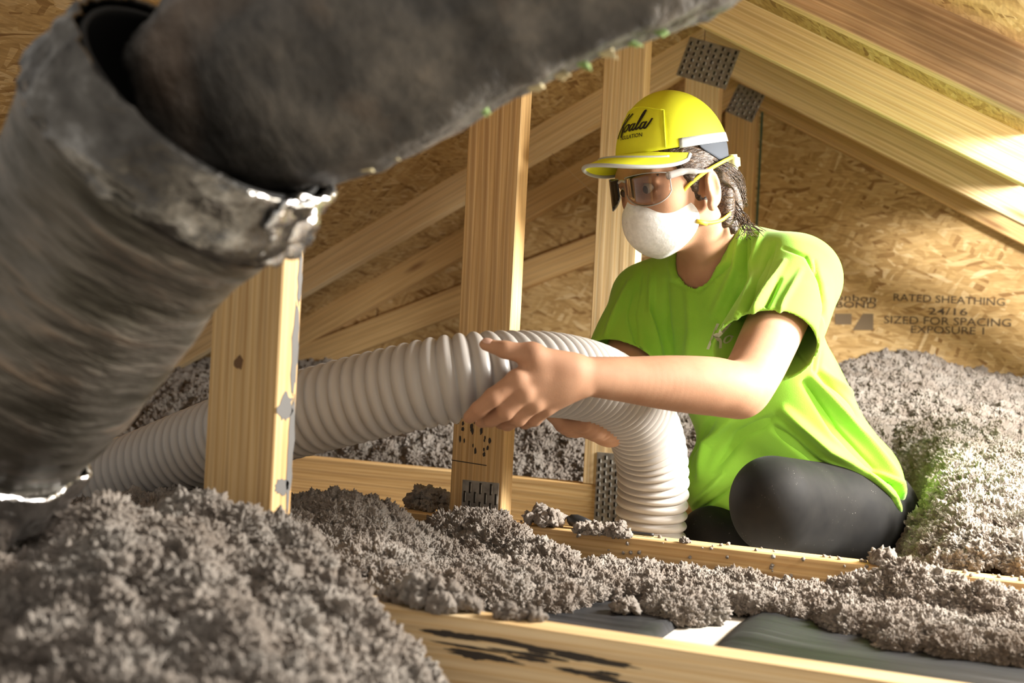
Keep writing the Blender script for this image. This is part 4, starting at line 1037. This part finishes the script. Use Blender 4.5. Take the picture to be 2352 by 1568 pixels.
# ---- cap
CAPM, nt, b_ = new_mat('hi_vis_yellow')
nz = N(nt, 'ShaderNodeTexNoise', Scale=700.0); L(nt, coords(nt, (1, 1, 1), rnd=False), nz.inputs['Vector'])
b_.inputs['Base Color'].default_value = (.90, .95, .03, 1); b_.inputs['Roughness'].default_value = .7; bump(nt, b_, nz.outputs['Fac'], .15, .001)
GREYR = plain('grey_reflective_tape', (.50, .53, .52), .4); NAVY = plain('slate_mesh_fabric', (.055, .065, .085), .8); BIND = plain('slate_binding', (.10, .10, .12), .7); INK = plain('black_print', (.012, .011, .010), .6)
cc = (0, .006, .045); cr = (.0815, .0985, .104); ZE = .050
def ZA(a): return ZE+.016*((1-math.cos(a))/2)**1.2
def dome(a, z, off=0.0):
    q = max(0, 1-((z-cc[2])/cr[2])**2); p = math.sqrt(q)
    x, y = (cr[0]+off)*p*math.sin(a), cc[1]+(cr[1]+off)*p*math.cos(a)
    return x, y, z
def capgrid(name, a0, a1, na, zf0, zf1, nz_, off, mat, parent, thick=.0022):
    V = []; F = []
    for j in range(nz_+1):
        for i in range(na+1):
            a = a0+(a1-a0)*i/na; z0, z1 = zf0(a), zf1(a); V.append(tuple(H(*dome(a, z0+(z1-z0)*j/nz_, off))))
    for j in range(nz_):
        for i in range(na): F.append((j*(na+1)+i, j*(na+1)+i+1, (j+1)*(na+1)+i+1, (j+1)*(na+1)+i))
    me = np_mesh(name, V, F); o = link(name, me, mat, smooth=True)
    if thick: md = o.modifiers.new('thick', 'SOLIDIFY'); md.thickness = thick; md.offset = -1
    return put(o, worker) if parent is None else sub(o, parent)
# dome shell as one grid, poles closed at the crown
V = []; F = []; na, nj = 72, 26
for j in range(nj+1):
    t = j/nj
    for i in range(na):
        a = 2*math.pi*i/na; z = ZA(a)+(cc[2]+cr[2]-ZA(a))*math.sin(t*math.pi/2); x, y, z_ = dome(a, z)
        k = 1.0
        ad = abs((a+math.pi) % (2*math.pi)-math.pi)
        # seams: front panel outline pressed in, side seam
        e = min(abs(ad-math.radians(50)) if z < .105 else 9, 9)
        k -= .010*math.exp(-(e/.035)**2)
        if ad < math.radians(50): k -= .012*math.exp(-((z-.108+.02*ad)/.004)**2)
        V.append(tuple(H(x*k, cc[1]+(y-cc[1])*k, z_)))
for j in range(nj):
    for i in range(na): F.append((j*na+i, j*na+(i+1) % na, (j+1)*na+(i+1) % na, (j+1)*na+i))
me = np_mesh('cap', V, F); cap = link('cap', me, CAPM, smooth=True); md = cap.modifiers.new('thick', 'SOLIDIFY'); md.thickness = .0025; md.offset = -1; put(cap, worker)
cap['label'] = 'bright yellow safety cap with grey reflective trim'
dg = math.radians
capgrid('reflective_strip', dg(66), dg(294), 60, lambda a: ZA(a)-.002, lambda a: ZA(a)+.0125, 3, .0012, GREYR, cap, .0015)
capgrid('mesh_panel', dg(88), dg(272), 50, lambda a: ZA(a)-.002-.044*min(1, max(0, (math.pi-abs(a-math.pi)-dg(88))/dg(50)))**.8, lambda a: ZA(a)+.002, 6, -.0012, NAVY, cap, .0015)
# visor
def visor(t, s):
    xi, yi, zi = dome(t*.98, ZE+.002); xo = .090*math.sin(t); yo = cc[1]+.100*math.cos(t)+.074*max(0, math.cos(t*1.12))**.8
    tp = max(0, math.cos(t*90/78.01))**.35; xo = xi+(xo-xi)*tp; yo = yi+(yo-yi)*tp
    x = xi+(xo-xi)*s; y = yi+(yo-yi)*s; s = s*tp
    z = ZE+.002-.004*s-(.032*(x/.09)**2)*(.35+.65*s)-.010*s*s
    return x, y, z
nt_, ns = 48, 12; V = []; F = []
for j in range(ns+1):
    for i in range(nt_+1): V.append(tuple(H(*visor(dg(-78)+dg(156)*i/nt_, j/ns))))
for j in range(ns):
    for i in range(nt_): F.append((j*(nt_+1)+i, j*(nt_+1)+i+1, (j+1)*(nt_+1)+i+1, (j+1)*(nt_+1)+i))
vz = link('visor', np_mesh('visor', V, F), CAPM, smooth=True); md = vz.modifiers.new('thick', 'SOLIDIFY'); md.thickness = .003; md.offset = 0; sub(vz, cap)
edge = [H(*visor(dg(-78)+dg(156)*i/60, 1.0)) for i in range(61)]
sub(link('visor_binding', tube_np(edge, .0032, 10), GREYR, smooth=True), cap)
mid_ = [H(*(lambda q: (q[0], q[1], q[2]+.0022))(visor(dg(-60)+dg(120)*i/60, .45+.12*math.sin(math.pi*i/60)))) for i in range(61)]
sub(link('visor_piping', tube_np(mid_, .0018, 8), GREYR, smooth=True), cap)
# seam piping round the front panel
sm_ = [dome(dg(52), ZE+.004+(.108-ZE)*i/14, .0006) for i in range(15)]+[dome(dg(52)-dg(104)*i/24, .112+.012*math.sin(math.pi*i/24), .0006) for i in range(25)]+[dome(dg(-52), .108-(.108-ZE-.004)*i/14, .0006) for i in range(15)]
sub(link('panel_seam', tube_np([H(*q) for q in sm_], .0010, 6), CAPM, smooth=True), cap)
bm = bmesh.new(); bmesh.ops.create_cube(bm, size=1); bmesh.ops.bevel(bm, geom=list(bm.edges), offset=.22, segments=3, affect='EDGES')
blk = link('strap_buckle', bm_mesh(bm, 'strap_buckle'), plain('pale_yellow_foam', (.86, .80, .38), .6), smooth=True)
bq = Matrix((hl, hf_, hu)).transposed().to_4x4(); bq.translation = H(.034, -.088, .030); blk.matrix_world = bq @ Matrix.Diagonal((.024, .024, .024, 1)); sub(blk, cap)

# lettering strokes of the cap logo: script word with a small block word under it
def script():
    K1 = [(.10, 1.0), (.06, .6), (.0, .0)]; K2 = [(.30, .98), (.12, .55), (.10, .5)]; K3 = [(.10, .52), (.17, .3), (.20, .02)]
    o = [(.34, .52), (.27, .45), (.25, .3), (.30, .22), (.38, .3), (.40, .45), (.34, .52), (.44, .46)]
    a1 = [(.56, .5), (.49, .48), (.46, .32), (.50, .22), (.57, .34), (.60, .52), (.57, .3), (.62, .23), (.68, .36)]
    l = [(.68, .36), (.76, .7), (.80, .98), (.75, .98), (.70, .6), (.68, .32), (.72, .23), (.78, .34)]
    a2 = [(.90, .5), (.83, .48), (.80, .32), (.84, .22), (.91, .34), (.94, .52), (.91, .3), (.96, .23), (1.03, .42), (1.08, .62)]
    return [(K1, .075), (K2, .07), (K3, .075), (o, .055), (a1, .055), (l, .055), (a2, .055)]
def ribbons(mapper, strokes, aspect=1.0, slant=.12):
    V = []; F = []
    for pts, w in strokes:
        S = catmull([np.array((p[0]+slant*p[1], p[1]*aspect)) for p in pts], 6)
        n = len(S); base = len(V)
        for i in range(n):
            d = S[min(i+1, n-1)]-S[max(i-1, 0)]; d = d/(np.linalg.norm(d)+1e-9); q = np.array((-d[1], d[0]))*w/2
            V.append(tuple(mapper(*(S[i]+q)))); V.append(tuple(mapper(*(S[i]-q))))
        for i in range(n-1): F.append((base+2*i, base+2*i+1, base+2*i+3, base+2*i+2))
    me = bpy.data.meshes.new('lettering'); me.from_pydata(V, [], F); return me
def cap_map(u, v): # u along the word, v up
    return H(*dome(dg(-16)+(u)*.072/.088, .079+v*.036, .0022))
lt = link('cap_lettering', ribbons(cap_map, script(), 1.0), INK); sub(lt, cap)
def text_mesh(txt, size=1.0, bold=0.0):
    cu = bpy.data.curves.new('txt', 'FONT'); cu.body = txt; cu.size = size; cu.offset = bold; cu.resolution_u = 3
    o = bpy.data.objects.new('txt', cu); COL.objects.link(o); bpy.context.view_layer.update()
    dep = bpy.context.evaluated_depsgraph_get(); me = bpy.data.meshes.new_from_object(o.evaluated_get(dep)); bpy.data.objects.remove(o); return me
me = text_mesh('INSULATION', 1.0, .012); xs = [v.co.x for v in me.vertices]; wtx = max(xs)
for v in me.vertices: v.co = cap_map(.18+.74*v.co.x/wtx, .17*v.co.y/.72-.10)
lt = link('cap_lettering', me, INK); sub(lt, cap)

# ---- respirator mask
MASK, nt, b_ = new_mat('white_mask_fibre')
nz = N(nt, 'ShaderNodeTexNoise', Scale=160.0, Detail=4.0); L(nt, coords(nt, (1, 1, 1), rnd=False), nz.inputs['Vector'])
L(nt, ramp(nt, nz.outputs['Fac'], [(.3, (.66, .65, .62)), (.7, (.80, .79, .76))]), b_.inputs['Base Color']); b_.inputs['Roughness'].default_value = .8; bump(nt, b_, nz.outputs['Fac'], .3, .0015)
V = []; F = []; nu, nf = 22, 64
def maskp(u, ph):
    c_, s_ = math.cos(ph), math.sin(ph)
    rz = .056 if s_ > 0 else .058
    wid = .062*(1-.22*max(0, s_)**2)
    x = wid*c_*u; z = -.051+rz*s_*u
    base = .058-.050*(abs(x)/.062)**2.2-.012*(max(0, -s_*u))**2
    dep = .050*max(0, 1-u**2.6)**.75
    y = base+dep
    # pinched nose bridge above, soft crease across the front
    y += .006*math.exp(-((z+.012)/.012)**2)*math.exp(-(x/.022)**2)*u
    cr_ = (z+.030)-.45*abs(abs(x)-.022); y -= .006*math.exp(-(cr_/.0045)**2)*(1-u)**.4*min(1, abs(x)/.012)
    if u > .93: y -= .001
    return x, y, z
for j in range(nu+1):
    for i in range(nf): V.append(tuple(H(*maskp(j/nu if j else .001, 2*math.pi*i/nf))))
for j in range(nu):
    for i in range(nf): F.append((j*nf+i, j*nf+(i+1) % nf, (j+1)*nf+(i+1) % nf, (j+1)*nf+i))
mask = link('respirator_mask', np_mesh('respirator_mask', V, F), MASK, smooth=True); md = mask.modifiers.new('thick', 'SOLIDIFY'); md.thickness = .002; put(mask, worker)
mask['label'] = 'white cup shaped respirator mask with yellow straps'
rim = [H(*maskp(1.0, 2*math.pi*i/64)) for i in range(65)]
sub(link('mask_rim', tube_np(rim, .0022, 8), MASK, smooth=True), mask)
nose = [H(-.020, .112, -.012), H(-.010, .119, -.006), H(0, .1215, -.004), H(.010, .119, -.006), H(.020, .112, -.012), H(.030, .102, -.022)]
YEL = plain('yellow_elastic', (.86, .66, .05), .6)
def strap(name, pts, w, parent, updir):
    S = catmull(pts, 8); V = []; F = []
    for i, p in enumerate(S):
        p = Vector(p); q = Vector(updir)*w/2; V += [tuple(p+q), tuple(p-q)]
    for i in range(len(S)-1): F.append((2*i, 2*i+1, 2*i+3, 2*i+2))
    me = bpy.data.meshes.new(name); me.from_pydata(V, [], F); o = link(name, me, YEL, smooth=True); md = o.modifiers.new('thick', 'SOLIDIFY'); md.thickness = .0016; md.offset = 0
    return sub(o, parent)
up1 = (hu*.85+hf_*.5).normalized()
strap('upper_strap', [H(.052, .040, -.022), H(.068, .028, -.004), H(.080, .0, .014), H(.079, -.035, .028), H(.060, -.070, .036), H(.036, -.090, .038)], .0055, mask, up1)
strap('upper_strap', [H(-.052, .040, -.022), H(-.068, .028, -.004), H(-.080, .0, .014), H(-.079, -.035, .028), H(-.060, -.070, .036), H(-.036, -.090, .038)], .0055, mask, up1)
strap('lower_strap', [H(.062, .010, -.058), H(.064, -.012, -.062), H(.064, -.035, -.060), H(.060, -.058, -.050)], .0055, mask, hu)
tab = [H(.062, .012, -.058), H(.063, .0, -.061), H(.064, -.008, -.063)]
sub(link('strap_tab', tube_np(tab, .0038, 8), YEL, smooth=True), mask)
# printed valve mark low on the front
vm = [maskp(.62, dg(252)), maskp(.62, dg(262)), maskp(.80, dg(262)), maskp(.80, dg(252))]
mv = bpy.data.meshes.new('printed_mark'); mv.from_pydata([tuple(H(q[0], q[1]+.0022, q[2]-.001)) for q in vm], [], [(0, 1, 2, 3)])
sub(link('printed_mark', mv, plain('grey_print', (.18, .17, .16), .7)), mask)

# ---- safety glasses
GL, nt, b_ = new_mat('clear_polycarbonate')
nt.nodes.remove(b_); out = nt.nodes['Material Output']
tr = N(nt, 'ShaderNodeBsdfTransparent'); tr.inputs[0].default_value = (.86, .82, .78, 1); gl = N(nt, 'ShaderNodeBsdfGlossy', Roughness=.05); gl.inputs['Color'].default_value = (.9, .9, .9, 1)
fr_ = N(nt, 'ShaderNodeFresnel', IOR=1.45); mx = nt.nodes.new('ShaderNodeMixShader'); L(nt, fr_.outputs[0], mx.inputs[0]); L(nt, tr.outputs[0], mx.inputs[1]); L(nt, gl.outputs[0], mx.inputs[2]); L(nt, mx.outputs[0], out.inputs[0])
CLEARP = plain('clear_frame_plastic', (.62, .60, .58), .12, 0, **{'Transmission Weight': .55, 'IOR': 1.35})
glasses = None
def lensp(a, v):
    """a azimuth, v 0 bottom..1 top"""
    x = .0745*math.sin(a)**1 if a >= 0 else -.0745*math.sin(-a); y = .026+.086*math.cos(a)**.6
    t = (abs(a)-dg(40))/dg(34); t = max(-1, min(1, t))
    lowz = -.004-.026*math.sqrt(max(0, 1-t*t)); top = .019-.003*t*t
    return x, y+.002*v, lowz+(top-lowz)*v
for s in (1, -1):
    V = []; F = []; na_, nv = 20, 8
    for j in range(nv+1):
        for i in range(na_+1): V.append(tuple(H(*lensp(s*(dg(7)+dg(66)*i/na_), j/nv))))
    for j in range(nv):
        for i in range(na_): F.append((j*(na_+1)+i, j*(na_+1)+i+1, (j+1)*(na_+1)+i+1, (j+1)*(na_+1)+i))
    o = link('lens' if glasses else 'safety_glasses', np_mesh('lens', V, F), GL, smooth=True); md = o.modifiers.new('thick', 'SOLIDIFY'); md.thickness = .0016
    if glasses is None:
        glasses = put(o, worker); glasses['label'] = 'clear wraparound safety glasses'
    else: sub(o, glasses)
    rimp = [H(*lensp(s*(dg(7)+dg(66)*i/20), 1)) for i in range(21)]+[H(*lensp(s*(dg(73)-dg(66)*i/20), 0)) for i in range(21)]
    sub(link('lens_rim', tube_np(rimp, .0009, 6), CLEARP, smooth=True), glasses)
    tp = [H(*lensp(s*dg(70), .85)), H(s*.0755, .040, .017), H(s*.079, .015, .015), H(s*.081, -.012, .016)]
    tm = tube_np(catmull(tp, 6), [.0058]*6+[.0048]*6+[.0032]*7, 8); sub(link('temple_arm', tm, CLEARP, smooth=True), glasses)
br = [H(*lensp(dg(7), .8)), H(0, .114, .013), H(*lensp(dg(-7), .8))]
sub(link('nose_bridge', tube_np(catmull(br, 5), .0022, 8), CLEARP, smooth=True), glasses)

# ---- chest print, laid on the cloth
bvh = BVHTree.FromPolygons([tuple(v) for v in SHV.tolist()], [tuple(q) for q in SHQ.tolist()])
def on_shirt(px, py):
    d = (C(px, py, 1)-CAMP).normalized(); hit = bvh.ray_cast(CAMP+d*1.2, d)
    return hit[0]+hit[1]*.0035 if hit[0] is not None else C(px, py, 1.87)
def shirt_map(u, v): return on_shirt(1628+u*105, 800-v*58)
lt = link('chest_print', ribbons(shirt_map, [(k, w*.8) for k, w in script()[:4]], 1.0), plain('pale_print', (.58, .62, .45), .8)); sub(lt, shirt)
# neck rib and sleeve hem bands would follow the cloth edge: traced from the cut rims
# ------------------------------------------------------------------ printing on the boards
INKB = plain('board_ink', (.085, .055, .028), .85)
def board_print(txt, px0, py0, px1, py1, hgt, flip=False, Y=2.2846-.0008):
    me = text_mesh(txt, 1.0, .01); xs = [v.co.x for v in me.vertices]; x0, x1 = min(xs), max(xs)
    A = gp(px0, py0, Y); Bp = gp(px1, py1, Y); ex = (Bp-A)/(x1-x0); s = hgt/.72
    for v in me.vertices:
        x, y = v.co.x-x0, v.co.y
        if flip: y = .72-y
        p = A+ex*x+Vector((0, 0, 1))*y*s; v.co = (p.x, Y-2.2846, p.z)
    return link('printed_line', me, INKB, wall)
board_print('RATED SHEATHING', 2052, 690, 2308, 702, .020)
board_print('24/16', 2132, 722, 2222, 724, .019)
board_print('SIZED FOR SPACING', 2030, 742, 2322, 750, .021)
board_print('EXPOSURE 1', 2092, 764, 2260, 768, .020)
board_print('ronbon', 1905, 688, 2012, 694, .019)
board_print('BOND', 1920, 706, 2012, 708, .018)
for pts in ([(1918, 720), (1956, 720), (1956, 745), (1918, 745)], [(1982, 720), (2006, 720), (2006, 758), (1958, 758)]):
    Y = 2.2846-.0008; P = [gp(x, y, Y) for x, y in pts]; me = bpy.data.meshes.new('printed_block'); me.from_pydata([(p.x, -.0008, p.z) for p in P], [], [tuple(range(len(P)))]); link('printed_block', me, plain('faded_ink', (.17, .12, .07), .85), wall)
bpy.context.view_layer.update()
